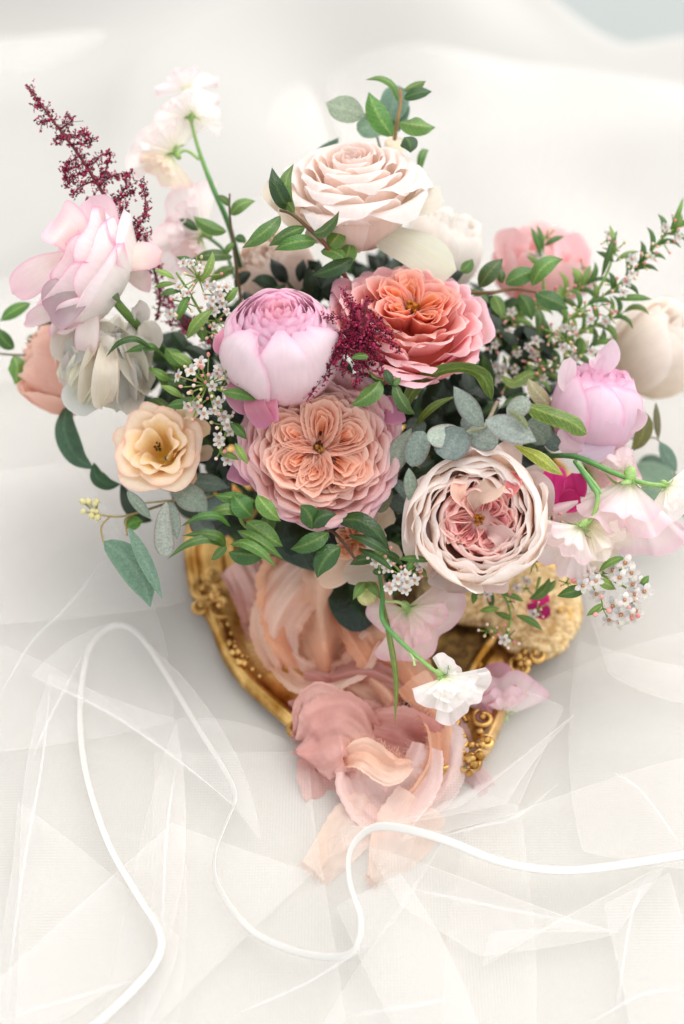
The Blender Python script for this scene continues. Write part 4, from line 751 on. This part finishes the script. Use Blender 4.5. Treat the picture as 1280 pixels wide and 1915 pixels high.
T = thing('waxflower_sprig', 'long waxflower branch reaching out to the top right corner of the bouquet', 'waxflower', P(1000, 660, .80), WG)
rw = random.Random(9); lv = []; cls = []
main = [(955, 700, .81), (1020, 640, .80), (1085, 580, .79), (1150, 540, .79), (1200, 490, .79), (1245, 440, .79), (1290, 415, .79)]
for i in range(26):
    t = i / 25; x, y, dd = crom(np.array(main), np.array(t)); sgn = 1 if i % 2 else -1; a = math.atan2(-45, 50) + sgn * rw.uniform(.6, 1.2)
    lv.append((x, y, x + rw.uniform(34, 54) * math.cos(a), y + rw.uniform(34, 54) * math.sin(a), rw.uniform(10, 15), float(dd), {'side': sgn * -.15}))
    if i % 2 == 0: cls.append((x + sgn * 16, y + rw.uniform(0, 24), rw.uniform(14, 24), rw.randint(4, 8), float(dd) - .004))
cls += [(1150, 470, 22, 6, .79), (1135, 450, 16, 4, .79), (1060, 640, 26, 8, .785), (1010, 690, 22, 6, .79), (945, 620, 20, 5, .80), (920, 645, 16, 4, .80), (965, 650, 16, 4, .80)]
lv += [(1125, 520, 1155, 430, 12, .79), (1150, 480, 1140, 420, 10, .79), (1150, 490, 1195, 470, 11, .79), (1150, 490, 1115, 470, 11, .79), (1150, 560, 1220, 560, 14, .79), (1250, 440, 1278, 368, 10, .79)]
wax(T, [[q for q in main[:4]], [q for q in main[3:]], [(1110, 560, .79), (1140, 500, .79), (1150, 450, .79)]], cls, .79, 7, lv, fl=.22)
T = thing('waxflower_sprig', 'bushy yellow green waxflower foliage filling the gap right of the coral rose', 'waxflower', P(950, 690, .805), WG)
for m2, sd in (([(930, 700, .81), (1000, 665, .805), (1080, 625, .80), (1165, 585, .795)], 1), ([(900, 640, .815), (960, 600, .81), (1030, 570, .81), (1100, 530, .80)], 2), ([(960, 720, .80), (1040, 690, .80), (1120, 640, .80)], 3)):
    rw = random.Random(sd + 40); lv = []; cls = []
    for i in range(22):
        t = i / 21; x, y, dd = crom(np.array(m2), np.array(t)); sgn = 1 if i % 2 else -1; a = -.5 + sgn * rw.uniform(.5, 1.3); l_ = rw.uniform(34, 58)
        lv.append((x, y, x + l_ * math.cos(a), y + l_ * math.sin(a), rw.uniform(9, 14), float(dd), {'side': sgn * -.2}))
        if i % 4 == 0: cls.append((x + sgn * 14, y + rw.uniform(-10, 18), rw.uniform(12, 20), rw.randint(3, 6), float(dd) - .004))
    wax(T, [m2], cls, .80, 50 + sd, lv, fl=.25)
T = thing('waxflower_sprig', 'upright green waxflower tip in front of the back pink rose', 'waxflower', P(1015, 470, .81), WG)
wax(T, [[(1020, 560, .81), (1015, 500, .81), (1018, 440, .81)]], [(1022, 445, 18, 6, .81), (1005, 480, 16, 5, .81), (1090, 500, 16, 4, .81)], .81, 8, [(1012, 480, 993, 424, 12, .805), (1018, 460, 1056, 442, 12, .805), (1012, 500, 985, 478, 12, .805), (1016, 470, 1004, 420, 10, .805), (1090, 530, 1070, 500, 14, .80), (1085, 540, 1105, 495, 12, .80)], fl=.1)

# ---------------------------------------------------------------- astilbe plumes
AG = 'burgundy astilbe plumes'
def plume(T, mainpts, branches, seed, dens=1., sz=1.):
    rng = random.Random(seed); wine = [srgb(h) for h in ('b4234f', 'c83c64', '8c1a3c', 'd4557a', '6c1430')]
    MB().tube([P(*q) for q in mainpts], [.0011, .0009, .0005], [srgb('6a2430'), srgb('7a3a38')], k=5, n=24).obj('stem', M['stem'], T)
    br = [(b_, 1.0) for b_ in branches] + [([q for q in mainpts], .55)]
    for pts, dn in br:
        p3 = np.array([P(*q) for q in pts]); L = np.linalg.norm(np.diff(p3, axis=0), axis=1).sum()
        n = int(L / .00034 * dens * dn); b = MB()
        if dn == 1.: bo = MB().tube(p3, [.0006, .0003], srgb('7a2438'), k=4, n=10).obj('side_branch', M['stem'], T)
        for i in range(n):
            t = (i + rng.random()) / n; p = crom(p3, np.array(t)); q = p + np.array([rng.gauss(0, 1) for _ in range(3)]) * .0019 * sz * (1.15 - .5 * t)
            c = rng.choice(wine); r = rng.uniform(.0004, .00072) * sz
            b.tube([p, (p + q) / 2, q], .00018, srgb('6a2438'), k=3, n=2) if rng.random() < .9 else None
            for _ in range(rng.randint(1, 3)):
                b.blob(q + np.array([rng.gauss(0, 1) for _ in range(3)]) * r * .8, (r * .7, r * .7, r * 1.2), c * rng.uniform(.7, 1.2), axis=[rng.gauss(0, 1) for _ in range(3)], k=5, m=4)
        o = b.obj('blossoms', M['bloom'], bo if dn == 1. else T); o['kind'] = 'stuff'
T = thing('astilbe_plume', 'tall feathery burgundy astilbe plume pointing to the top left corner', 'astilbe', P(255, 470, .77), AG)
D = .762
def B2(*p, d=D): return [(x, y, d) for x, y in p]
plume(T, [(252, 472, .77), (206, 384, D), (155, 300, D), (96, 221, D), (50, 158, D)],
      [B2((137, 270), (172, 266), (161, 250), (152, 252)), B2((160, 308), (176, 305), (190, 290), (208, 288)), B2((180, 340), (198, 318), (208, 284)), B2((185, 348), (205, 332), (224, 324)), B2((206, 384), (235, 352), (236, 328), (246, 322)), B2((212, 380), (235, 366), (254, 356)),
       B2((245, 436), (268, 410), (272, 370), (263, 336)), B2((240, 430), (228, 400), (240, 380)), B2((145, 293), (130, 305), (120, 318)), B2((165, 320), (140, 330), (124, 348)), B2((176, 338), (150, 350), (136, 366)), B2((150, 310), (122, 322), (130, 345)), B2((115, 240), (135, 225), (122, 216)), B2((100, 225), (78, 228), (84, 232)),
       B2((130, 262), (108, 258), (104, 266)), B2((206, 392), (180, 375), (160, 374)), B2((215, 410), (195, 425), (200, 440)), B2((225, 430), (240, 445), (285, 432)), B2((230, 440), (250, 455), (262, 440)), B2((90, 210), (72, 195), (64, 200)), B2((120, 250), (142, 258), (150, 250)), B2((225, 420), (245, 425), (255, 410))], 1, 1.25)
T2 = thing('astilbe_plume', 'dark blurred astilbe tips hanging left of the upper waxflower', 'astilbe', P(300, 540, .79), AG)
plume(T2, [(270, 440, .785), (290, 510, .79), (300, 560, .79), (292, 600, .79)], [B2((285, 490), (300, 500), (305, 520), d=.785), B2((300, 540), (325, 570), (340, 610), (355, 625), d=.79), B2((340, 590), (370, 620), (395, 645), d=.79), B2((300, 560), (320, 590), (318, 610), d=.79), B2((275, 480), (268, 500), (285, 510), d=.79)], 2, 1.1)
T = thing('astilbe_plume', 'burgundy astilbe plume pointing at the viewer between coral rose and ranunculus', 'astilbe', P(676, 640, .745), AG)
br = []
ra = random.Random(6)
tips = [(599, 592), (644, 545), (575, 748), (611, 687), (664, 728), (749, 655), (737, 627), (725, 716), (700, 690), (640, 700), (620, 640), (690, 560), (655, 590), (625, 668), (710, 650), (680, 700), (595, 720), (650, 650), (690, 640), (665, 690), (640, 625), (712, 600), (660, 560)]
for x, y in tips:
    br.append([(672 + ra.uniform(-8, 8), 615 + (y - 615) * .15, .725), ((672 + x) / 2 + ra.uniform(-6, 6), (615 + y) / 2 - 8, .722), (x, y, .728)])
plume(T, [(676, 700, .75), (675, 640, .73), (680, 600, .705), (686, 568, .685)], br, 3, 1.1)

# ---------------------------------------------------------------- leaves filling the bouquet, gap shade put into their green, and its stems
rng = random.Random(77)
T = thing('bouquet_greenery', 'mass of leaves, shade put into their green, and stems filling the bouquet behind the blooms', 'greenery', P(660, 1000, .84))
b = MB(); cnt = 0
def infill(x, y):
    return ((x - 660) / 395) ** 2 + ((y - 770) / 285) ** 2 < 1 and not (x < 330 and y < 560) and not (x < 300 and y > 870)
while cnt < 620:
    x, y = rng.uniform(250, 1070), rng.uniform(470, 1080)
    if not infill(x, y): continue
    rr = ((x - 660) / 395) ** 2 + ((y - 770) / 285) ** 2
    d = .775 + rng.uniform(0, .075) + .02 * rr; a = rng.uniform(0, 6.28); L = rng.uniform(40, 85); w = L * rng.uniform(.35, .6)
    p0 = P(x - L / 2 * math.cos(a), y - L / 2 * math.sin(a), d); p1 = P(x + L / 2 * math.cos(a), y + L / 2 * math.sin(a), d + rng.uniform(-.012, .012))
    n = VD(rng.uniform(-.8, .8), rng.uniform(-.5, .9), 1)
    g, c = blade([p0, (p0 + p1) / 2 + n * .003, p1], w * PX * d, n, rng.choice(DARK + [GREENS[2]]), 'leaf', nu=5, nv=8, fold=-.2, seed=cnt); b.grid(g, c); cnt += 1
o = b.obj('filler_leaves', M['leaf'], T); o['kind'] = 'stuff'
b = MB()
for i in range(34):
    a, q = rng.uniform(0, 6.28), math.sqrt(rng.random()); top = P(660 + 330 * q * math.cos(a), 790 + 210 * q * math.sin(a), .82); tie = P(700 + rng.uniform(-18, 18), 1150 + rng.uniform(-8, 8), .823 + rng.uniform(-.006, .006)); end = G(775 + rng.uniform(-30, 30), 1335 + rng.uniform(-15, 15), .006 + rng.uniform(0, .008))
    b.tube([top, (top + tie) / 2 + np.array([0, 0, -.004]), tie, end], .0018, srgb(rng.choice(['3a5a30', '4a6a38', '2c4a28'])), k=6, n=14)
o = b.obj('stems', M['stem'], T); o['kind'] = 'stuff'

# ---------------------------------------------------------------- gilt tray
def tray():
    T = thing('gilt_tray', 'ornate antique gold tray with scrolled rim under the bouquet', 'tray', G(700, 1200, 0))
    out = [(352, 1010), (352, 1075), (366, 1130), (396, 1180), (420, 1240), (455, 1290), (515, 1345), (560, 1382), (640, 1440), (740, 1472), (840, 1462), (900, 1430), (932, 1375), (968, 1285), (1030, 1205), (1068, 1130), (1085, 1040), (1060, 900), (930, 810), (700, 780), (480, 820), (380, 920)]
    c = np.array([G(x, y, 0) for x, y in out]); t = np.linspace(0, 1, 241)[:-1]
    cc = crom(np.concatenate([c[-2:], c, c[:3]]), (2 + t * len(c)) / (len(c) + 4)); tan = nrm(np.roll(cc, -1, 0) - np.roll(cc, 1, 0)); nin = np.stack([-tan[:, 1], tan[:, 0], 0 * tan[:, 0]], -1)
    if np.dot(nin[0], cc.mean(0) - cc[0]) < 0: nin = -nin
    prof = np.array([(.003, .0005), (-.001, .004), (-.001, .009), (.003, .0125), (.0065, .011), (.009, .0075), (.013, .0045), (.019, .0035), (.0245, .0055), (.028, .0095), (.031, .0105), (.034, .0085), (.0355, .004), (.036, .0015)])
    s = crom(prof, np.linspace(0, 1, 44)); s[:, 0] *= .85
    g = cc[:, None] + nin[:, None] * s[None, :, :1] + np.array([0, 0, 1.]) * s[None, :, 1:]
    b = MB(); b.grid(g, (.5,) * 3, closed=True); b.obj('rim', M['gold'], T)
    inner = cc + nin * .0306; ctr = inner.mean(0); k = np.linspace(0, 1, 14)[None, :, None]
    g = inner[:, None] * (1 - k) + ctr * k; g[..., 2] = .002; MB().grid(g, (.5,) * 3, closed=True).obj('tray_floor', M['gold_floor'], T)
    # leafy cartouches and beads on the rim
    rg = random.Random(3)
    def scroll(x, y, r, a0, turns, z=.011, th=.0019):
        r *= .8
        o = G(x, y, z); a = a0 + np.linspace(0, turns * 2 * math.pi, 26); q = r * (1 - np.linspace(0, .85, 26)); p = o + np.stack([q * np.cos(a), q * np.sin(a), .003 * np.linspace(0, 1, 26)], -1)
        b = MB(); b.tube(p, [th * .7, th, th * .9, th * .5], (.5,) * 3, k=8, n=60); b.blob(p[-1], th * 1.1, (.5,) * 3); b.obj('scroll', M['gold'], T)
    for q in ((385, 1105, .011, 2, 1.2), (412, 1135, .010, -1, -1.1), (378, 1140, .008, 0, 1.3), (398, 1078, .008, 3, 1.2), (556, 1366, .007, 1, 1.2), (905, 1345, .008, 2, 1.2), (862, 1395, .008, 5, -1.2),
              (912, 1390, .006, 1, 1.2), (880, 1425, .0085, 3.5, 1.1), (850, 1350, .008, 0, 1.2), (975, 1250, .010, 1, 1.2), (1000, 1230, .009, 3, -1.2), (960, 1290, .008, 5, 1.1), (1050, 1150, .011, 2, 1.2)): scroll(*q)
    for i in range(36, 60, 3):
        p = cc[i] + nin[i] * .0085; b = MB(); b.blob(p + np.array([0, 0, .0118]), (.0016, .0016, .0014), (.5,) * 3, k=7, m=5); b.obj('bead', M['gold'], T)
    b = MB()
    for i in range(44):
        x, y = rg.choice([(400, 1115), (404, 1105), (436, 1215), (450, 1240), (895, 1385), (885, 1425), (985, 1240), (860, 1385)]); b.blob(G(x + rg.gauss(0, 8), y + rg.gauss(0, 9), .0115 + rg.uniform(0, .003)), rg.uniform(.0014, .0032), (.5,) * 3, k=7, m=5, amp=.2, seed=i)
    o = b.obj('raised_foliage', M['gold'], T); o['kind'] = 'stuff'
    # grainy gold shell at the right
    for (x, y, r, z) in ((905, 1125, (.034, .018, .007), .009), (1000, 1192, (.020, .015, .006), .010), (860, 1105, (.026, .020, .007), .008), (1040, 1130, (.015, .028, .006), .009), (960, 1150, (.020, .018, .008), .010), (985, 1110, (.024, .022, .007), .009)):
        b = MB(); b.blob(G(x, y, z), r, (.5,) * 3, axis=(0, 0, 1), k=48, m=28, amp=.12, seed=x); b.obj('shell_lobe', M['gold_grain'], T)
    b = MB(); b.blob(G(893, 1246, .006), (.0042, .0042, .0035), (.5,) * 3, axis=(0, 0, 1), k=14, m=9); b.obj('stud', M['gold'], T)
tray()

# ---------------------------------------------------------------- silk ribbons
def band(name, label, pts, widths, pal, seed, mat='silk', wr=.12, waves=3.5, nv=110, nu=46, hint=(0, .2, 1), rolls=None, fray=(), cat='ribbon', curl=.0, gap=None):
    rng = random.Random(seed); t = np.linspace(0, 1, nv); p = crom([P(*q) for q in pts], t); tan = nrm(np.gradient(p, axis=0))
    n = VD(*hint); lat = nrm(np.cross(tan, n)); nn = np.cross(lat, tan)
    if rolls is not None:
        a = np.interp(t, np.linspace(0, 1, len(rolls)), rolls)[:, None]; lat, nn = lat * np.cos(a) + nn * np.sin(a), nn * np.cos(a) - lat * np.sin(a)
    w = np.interp(t, np.linspace(0, 1, len(widths)), widths) * PX * pts[0][2] / 2; s = np.linspace(-1, 1, nu)[:, None]
    W = w.mean(); ph = rng.uniform(0, 6); h = np.zeros((nu, nv))
    for k in range(5):
        f = waves * (1.7 ** k); h = h + W * wr * 1.05 / (2.1 ** k) * np.sin(s * f + ph + 1.6 * np.sin(t[None] * 3 + k) + k * 2)
    h = h + W * curl * s * s
    nzv = np.array([[mnoise(Vector((a * 2.2, b_ * 5, seed * 1.7))) for b_ in t] for a in s[:, 0]]) * W * .25
    edge = 1 + .015 * np.sin(t[None] * 160 + seed) * np.abs(s) ** 8 + .02 * np.sin(t[None] * 57 + seed * 2) * np.abs(s) ** 6
    g = p[None] + (s * edge)[..., None] * w[None, :, None] * lat[None] + (h + nzv)[..., None] * nn[None]
    T = thing(name, label, cat, p[0], 'raw silk ribbons'); c = np.broadcast_to(pal[0], g.shape).copy(); c = c + (pal[1] - pal[0]) * (.5 + .5 * np.sin(s * 2 + t[None] * 4 + ph))[..., None]
    so = MB().grid(g, c).obj('silk', M[mat], T)
    b = MB(); any_ = False      # frayed threads
    for e in fray:
        any_ = True
        if e == 'end': base, out, N_ = g[:, -1], tan[-1], 90
        elif e == 'start': base, out, N_ = g[:, 0], -tan[0], 90
        elif e == 'l': base, out, N_ = g[0], None, 150
        else: base, out, N_ = g[-1], None, 150
        for i in range(N_):
            u = rng.random(); q = crom(base, np.array(u)); o = out if out is not None else (-1 if e == 'l' else 1) * lat[int(u * (nv - 1))]
            r_ = np.array([rng.gauss(0, 1) for _ in range(3)]) * .45; ln = rng.uniform(.0008, .0032)
            b.tube([q, q + (o + r_ * .5) * ln * .6, q + (o + r_) * ln], .00011, pal[0] * 1.02, k=3, n=3)
    if any_: o = b.obj('frayed_threads', M['silk'], so); o['kind'] = 'stuff'
    return T
PE = cl('f4bc98', 'f8d2b6'); PE2 = cl('f6cbb0', 'fae0ce'); MV = cl('e6b2a8', 'f0c8be'); BL = cl('f6d8d0', 'fae4de'); SK = cl('f6dac6', 'f9e6da')
band('silk_ribbon', 'broad peach silk ribbon hanging in tall folds below the peach rose', [(600, 1010, .80), (580, 1090, .795), (590, 1180, .80), (610, 1270, .80)], [150, 200, 190, 120], PE, 1, wr=.26, waves=5, fray=('l',))
band('silk_ribbon', 'pale peach fold of silk at the left of the broad ribbon', [(640, 1030, .805), (560, 1090, .795), (515, 1170, .80), (530, 1250, .805)], [90, 110, 100, 60], PE2, 2, wr=.22, waves=4, fray=('l', 'r'))
band('silk_ribbon', 'dusty pink silk in the shade beside the dark greenery at far left of the ribbons', [(450, 1050, .825), (480, 1110, .82), (495, 1180, .822), (530, 1240, .82)], [90, 90, 70, 50], MV, 3, wr=.3, waves=4)
band('silk_ribbon', 'peach silk running down along the dark leaf to the right', [(650, 1060, .805), (690, 1160, .79), (740, 1240, .785), (790, 1320, .78)], [110, 120, 120, 100], PE, 4, wr=.25, waves=4, fray=('r',))
band('silk_ribbon', 'loop of peach silk curling across the middle of the ribbon tails', [(520, 1230, .805), (570, 1270, .795), (650, 1260, .79), (700, 1190, .79)], [50, 80, 80, 50], PE2, 5, wr=.2, rolls=[0, .5, .9, .3], fray=('l',))
band('silk_ribbon', 'silk coloured mauve for its shadow, crumpled at the centre of the ribbon knot', [(560, 1290, .795), (620, 1320, .79), (690, 1310, .785), (760, 1330, .785)], [110, 150, 150, 100], cl('d8a096', 'e6b8aa'), 6, wr=.35, waves=6)  # shadow in the knot's hollow is put into the darker mauve
band('silk_ribbon', 'dusty pink frayed silk ruffle left of the knot', [(690, 1400, .765), (640, 1370, .757), (590, 1390, .758), (560, 1400, .765)], [90, 150, 140, 50], MV, 7, wr=.2, waves=4, fray=('l', 'r', 'end'))
band('silk_ribbon', 'long dusty pink frayed petal of silk lower left of the knot', [(650, 1400, .768), (630, 1440, .762), (640, 1490, .762), (650, 1520, .765)], [90, 150, 130, 60], MV, 8, wr=.2, waves=3, fray=('l', 'end'))
band('silk_ribbon', 'blush silk loop shining at the lowest part of the knot', [(680, 1395, .762), (672, 1460, .752), (720, 1510, .75), (780, 1460, .752), (800, 1395, .757)], [60, 90, 110, 90, 60], BL, 9, wr=.16, waves=3, fray=('l',), hint=(0, .4, 1))
band('silk_ribbon', 'apricot silk fold crossing over the blush loop', [(640, 1420, .758), (680, 1410, .745), (730, 1440, .744), (770, 1430, .75)], [30, 60, 60, 20], PE2, 10, wr=.2, rolls=[.4, .1, -.3, 0], fray=('l',))
band('silk_ribbon', 'dark pink frayed silk hollow above the blush loop', [(700, 1360, .768), (750, 1370, .765), (800, 1385, .765), (830, 1400, .768)], [70, 100, 80, 40], cl('d89a92', 'e4b0a6'), 11, wr=.2, curl=.3, fray=('l', 'r'))
band('silk_ribbon', 'peach silk edge falling down the right side of the knot', [(770, 1270, .775), (815, 1340, .765), (820, 1430, .758), (770, 1510, .757), (690, 1530, .76)], [70, 60, 50, 60, 40], PE, 12, wr=.2, fray=('r',), rolls=[0, .4, .6, .3, 0])
band('silk_ribbon', 'mauve silk slipping out over the gilt scrolls at the right', [(800, 1290, .785), (840, 1350, .778), (870, 1430, .77), (900, 1490, .765)], [40, 60, 60, 70], cl('dca4a8', 'e8bcb8'), 13, wr=.2, fray=('r',), mat='silk_sheer')
band('silk_ribbon', 'sheer pale peach tail with a frayed end pointing lower left', [(700, 1510, .752), (660, 1545, .745), (625, 1590, .737), (590, 1632, .7305)], [90, 95, 80, 62], SK, 14, wr=.08, waves=2, mat='silk_sheer', fray=('end',))
band('silk_ribbon', 'sheer pale peach tail with a pointed end under the satin edge', [(790, 1500, .752), (760, 1550, .743), (730, 1600, .735), (698, 1645, .729)], [110, 120, 90, 30], SK, 15, wr=.08, waves=2, mat='silk_sheer', fray=('end',))

band('silk_ribbon', 'pale pink silk fold standing at the right of the blush loop', [(790, 1330, .775), (830, 1390, .764), (825, 1460, .757), (790, 1530, .757)], [60, 90, 80, 40], BL, 21, wr=.2, waves=3, fray=('r',))
band('silk_ribbon', 'soft peach silk draped between the tall folds and the knot', [(620, 1240, .80), (680, 1270, .79), (730, 1310, .782), (760, 1370, .775)], [110, 120, 110, 80], PE, 22, wr=.28, waves=4, fray=('l',))
band('silk_ribbon', 'dusty rose silk corner poking out left of the knot over the gold rim', [(640, 1330, .775), (600, 1320, .77), (575, 1345, .768), (560, 1370, .77)], [70, 90, 70, 30], MV, 23, wr=.25, fray=('l', 'end'))
# ---------------------------------------------------------------- tulle veil with satin edge
VEIL = thing('bridal_veil', 'sheer white tulle veil with narrow satin edge lying in folds in front of the tray', 'veil', G(640, 1700, 0))
def fold(c4, z0, h=.0017, bow=(0, 0, 0, 0), wav=.0015, seed=0, n=36, thin=False):
    """a flat folded flap of net: two layers joined round a rounded edge; c4 = corners (x,y) on the photo grounded at height z"""
    q = [G(x, y, z0) for x, y in c4]; a = np.sin(np.linspace(-math.pi / 2, math.pi / 2, n)); A, B_ = np.meshgrid(a, a, indexing='ij'); u, v = (A + 1) / 2, (B_ + 1) / 2
    base = (q[0] * ((1 - u) * (1 - v))[..., None] + q[1] * (u * (1 - v))[..., None] + q[2] * (u * v)[..., None] + q[3] * ((1 - u) * v)[..., None])
    cen = sum(q) / 4
    for k, (i, j) in enumerate(((0, 1), (1, 2), (2, 3), (3, 0))):       # bowed sides
        if not bow[k]: continue
        m = (q[i] + q[j]) / 2; o = m - cen; o[2] = 0; o /= np.linalg.norm(o)
        wgt = [(1 - v) * 4 * u * (1 - u), u * 4 * v * (1 - v), v * 4 * u * (1 - u), (1 - u) * 4 * v * (1 - v)][k]
        base = base + wgt[..., None] * o * bow[k]
    rr = random.Random(seed); ph = rr.uniform(0, 6); dsp = np.stack([np.sin(base[..., 1] * 26 + ph), np.sin(base[..., 0] * 31 + ph * 2), 0 * base[..., 0]], -1) * .0028; base = base + dsp
    wv = np.array([mnoise(Vector((x * 9 + seed * 3.3, y * 9, seed))) for x, y in base[..., :2].reshape(-1, 2)]).reshape(n, n) * wav * 2
    prof = np.sqrt(np.clip((1 - np.abs(A) ** 10) * (1 - np.abs(B_) ** 10), 0, 1))
    for sg, nm in ((1, 'tulle_fold'), (-1, 'tulle_fold')):
        g = base.copy(); g[..., 2] += wv + sg * h * prof
        MB().grid(g, (.95,) * 3).obj(nm, M['tulle'], VEIL)
        if thin: break
fold([(-80, 1180), (350, 1420), (700, 1560), (1350, 1380)][0:2] + [(330, 2000), (-90, 2000)], .004, bow=(.01, 0, 0, 0), seed=31)
fold([(300, 1400), (980, 1500), (1000, 2000), (250, 2000)], .0045, bow=(.01, 0, 0, 0), seed=32)
fold([(900, 1320), (1350, 1180), (1360, 2000), (820, 2000)], .0035, bow=(.01, 0, 0, 0), seed=33)
fold([(95, 1262), (335, 1335), (300, 1770), (20, 1960)], .010, bow=(0, .01, 0, .006), seed=1)
fold([(68, 1264), (225, 1168), (478, 1565), (436, 1506)], .018, bow=(.006, .018, 0, -.004), seed=2)
fold([(335, 1345), (585, 1415), (640, 1960), (150, 1990)], .006, bow=(.006, .0, 0, .0), seed=3)
fold([(-300, 120), (520, 60), (560, 560), (-200, 700)], .012, h=.004, bow=(.02, .03, .03, 0), seed=41, wav=.006)
fold([(620, 90), (1500, 200), (1350, 620), (760, 480)], .012, h=.004, bow=(.02, .03, .03, .02), seed=42, wav=.006)
fold([(-200, 560), (330, 640), (340, 1120), (-120, 1160)], .006, h=.002, bow=(0, .0, .01, 0), seed=43)
fold([(1050, 640), (1420, 560), (1400, 1300), (1130, 1260)], .006, h=.002, bow=(.01, 0, .01, .01), seed=44)
fold([(-60, 900), (150, 860), (330, 1350), (-80, 1420)], .005, bow=(0, .01, 0, 0), seed=4)
fold([(590, 1640), (320, 1530), (-60, 1905), (220, 1980)], .014, bow=(0, 0, 0, 0), seed=5)
fold([(660, 1545), (940, 1498), (1075, 1340), (850, 1500)], .018, bow=(0, -.006, 0, 0), seed=6)
fold([(965, 1290), (1055, 1330), (975, 1525), (760, 1560)], .013, seed=7)
fold([(560, 1980), (850, 1550), (1300, 1420), (1350, 1980)], .006, bow=(.004, 0, 0, 0), seed=8)
fold([(905, 1820), (925, 1755), (1165, 1738), (1260, 1600)], .015, bow=(0, 0, .0, 0), seed=9)
fold([(690, 1590), (1170, 1735), (905, 1790), (760, 1700)], .011, seed=10)
fold([(1075, 1200), (1320, 1250), (1330, 1620), (1100, 1590)], .007, bow=(0, 0, 0, .008), seed=11)
fold([(640, 1690), (760, 1640), (900, 1980), (760, 1990)], .012, bow=(0, .006, 0, 0), seed=12)
fold([(1130, 1700), (1260, 1640), (1320, 1980), (1180, 1985)], .012, seed=13)
fold([(640, 1555), (840, 1560), (720, 1745), (665, 1790)], .022, bow=(0, 0, 0, 0), seed=14, thin=True)
fold([(30, 1500), (330, 1760), (240, 1990), (-40, 1990)], .008, bow=(0, .004, 0, 0), seed=15)
def crease(pts, z=.012, r=.0008):
    MB().tube([G(x, y, z) for x, y in pts], [r * .1, r * .8, r, r, r * .8, r * .1], (.95,) * 3, k=8, n=50).obj('tulle_crease', M['crease'], VEIL)
for q in ([(95, 1265), (80, 1420), (40, 1650), (10, 1900)], [(160, 1215), (95, 1340), (60, 1420)], [(328, 1440), (312, 1560), (303, 1760)], [(0, 1300), (60, 1200), (130, 1130), (200, 1040)],           [(0, 1905), (160, 1860), (300, 1820)], [(430, 1900), (570, 1840), (700, 1760)], [(760, 1660), (900, 1690), (1150, 1740)], [(640, 1900), (780, 1880), (850, 1865)], [(1140, 1440), (1200, 1480), (1280, 1590)],
          [(800, 1570), (900, 1545), (970, 1525), (1050, 1460)], [(1210, 1640), (1180, 1720), (1150, 1915)], [(70, 1268), (200, 1330), (330, 1420), (436, 1506)], [(1275, 1850), (1200, 1860), (1100, 1915)]):
    crease(q, z=.021 + .001 * (q[0][0] % 3))
def trim(pts, w=.0040, name='satin_edge'):
    p = np.array([G(*q) for q in pts]); n = 220; t = np.linspace(0, 1, n); c = crom(p, t); tan = nrm(np.gradient(c, axis=0))
    up = np.array([0, 0, 1.]); lat = nrm(np.cross(tan, up)); tl = np.interp(t, np.linspace(0, 1, len(pts)), [q[3] if len(q) > 3 else .2 for q in pts])[:, None]
    return c, tan, lat, tl
def satin(pts, tilt, w=.0042):
    p = np.array([G(*q) for q in pts]); w = np.interp(t0 := np.linspace(0, 1, 240), [0, .25, .4, .6, .85, 1], [.0046, .0042, .0032, .0027, .0033, .0042])[None, :, None]; n = 240; t = np.linspace(0, 1, n); c = crom(p, t); tan = nrm(np.gradient(c, axis=0)); up = np.array([0, 0, 1.])
    lat = nrm(np.cross(tan, up)); nn = np.cross(lat, tan); a = np.interp(t, np.linspace(0, 1, len(tilt)), tilt)[:, None]; lat, nn = lat * np.cos(a) + nn * np.sin(a), nn * np.cos(a) - lat * np.sin(a)
    th = np.linspace(0, 2 * math.pi, 14, endpoint=False); g = c[None] + (np.cos(th)[:, None, None] * lat[None]) * w / 2 + (np.sign(np.sin(th)) * np.abs(np.sin(th)) ** .6)[:, None, None] * nn[None] * .0004
    MB().grid(g, srgb('e2dfd9'), closed=True).obj('satin_edge', M['satin'], VEIL)
satin([(1330, 1590, .026), (1200, 1612, .026), (1060, 1628, .025), (940, 1612, .025), (830, 1570, .026), (740, 1547, .027), (690, 1552, .028), (656, 1590, .027), (655, 1650, .026), (676, 1720, .024), (665, 1775, .022), (620, 1790, .02), (540, 1775, .018), (465, 1735, .016), (410, 1660, .014), (402, 1600, .014), (425, 1535, .015), (440, 1490, .016), (420, 1440, .017), (370, 1360, .012), (310, 1260, .010), (262, 1190, .010), (220, 1170, .010), (180, 1195, .009), (160, 1240, .016), (150, 1330, .012), (160, 1440, .013), (200, 1570, .016), (255, 1670, .018), (298, 1740, .02), (296, 1790, .02), (250, 1850, .022), (170, 1925, .022)],
      [.1, .2, .1, .1, .2, .5, 1.0, 1.1, .9, .8, .9, .6, .4, .2, .7, 1.1, .9, .7, .5, .2, .1, .1, .3, .5, .4, .3, .2, .2, .1, .6, .2, .1, .1])
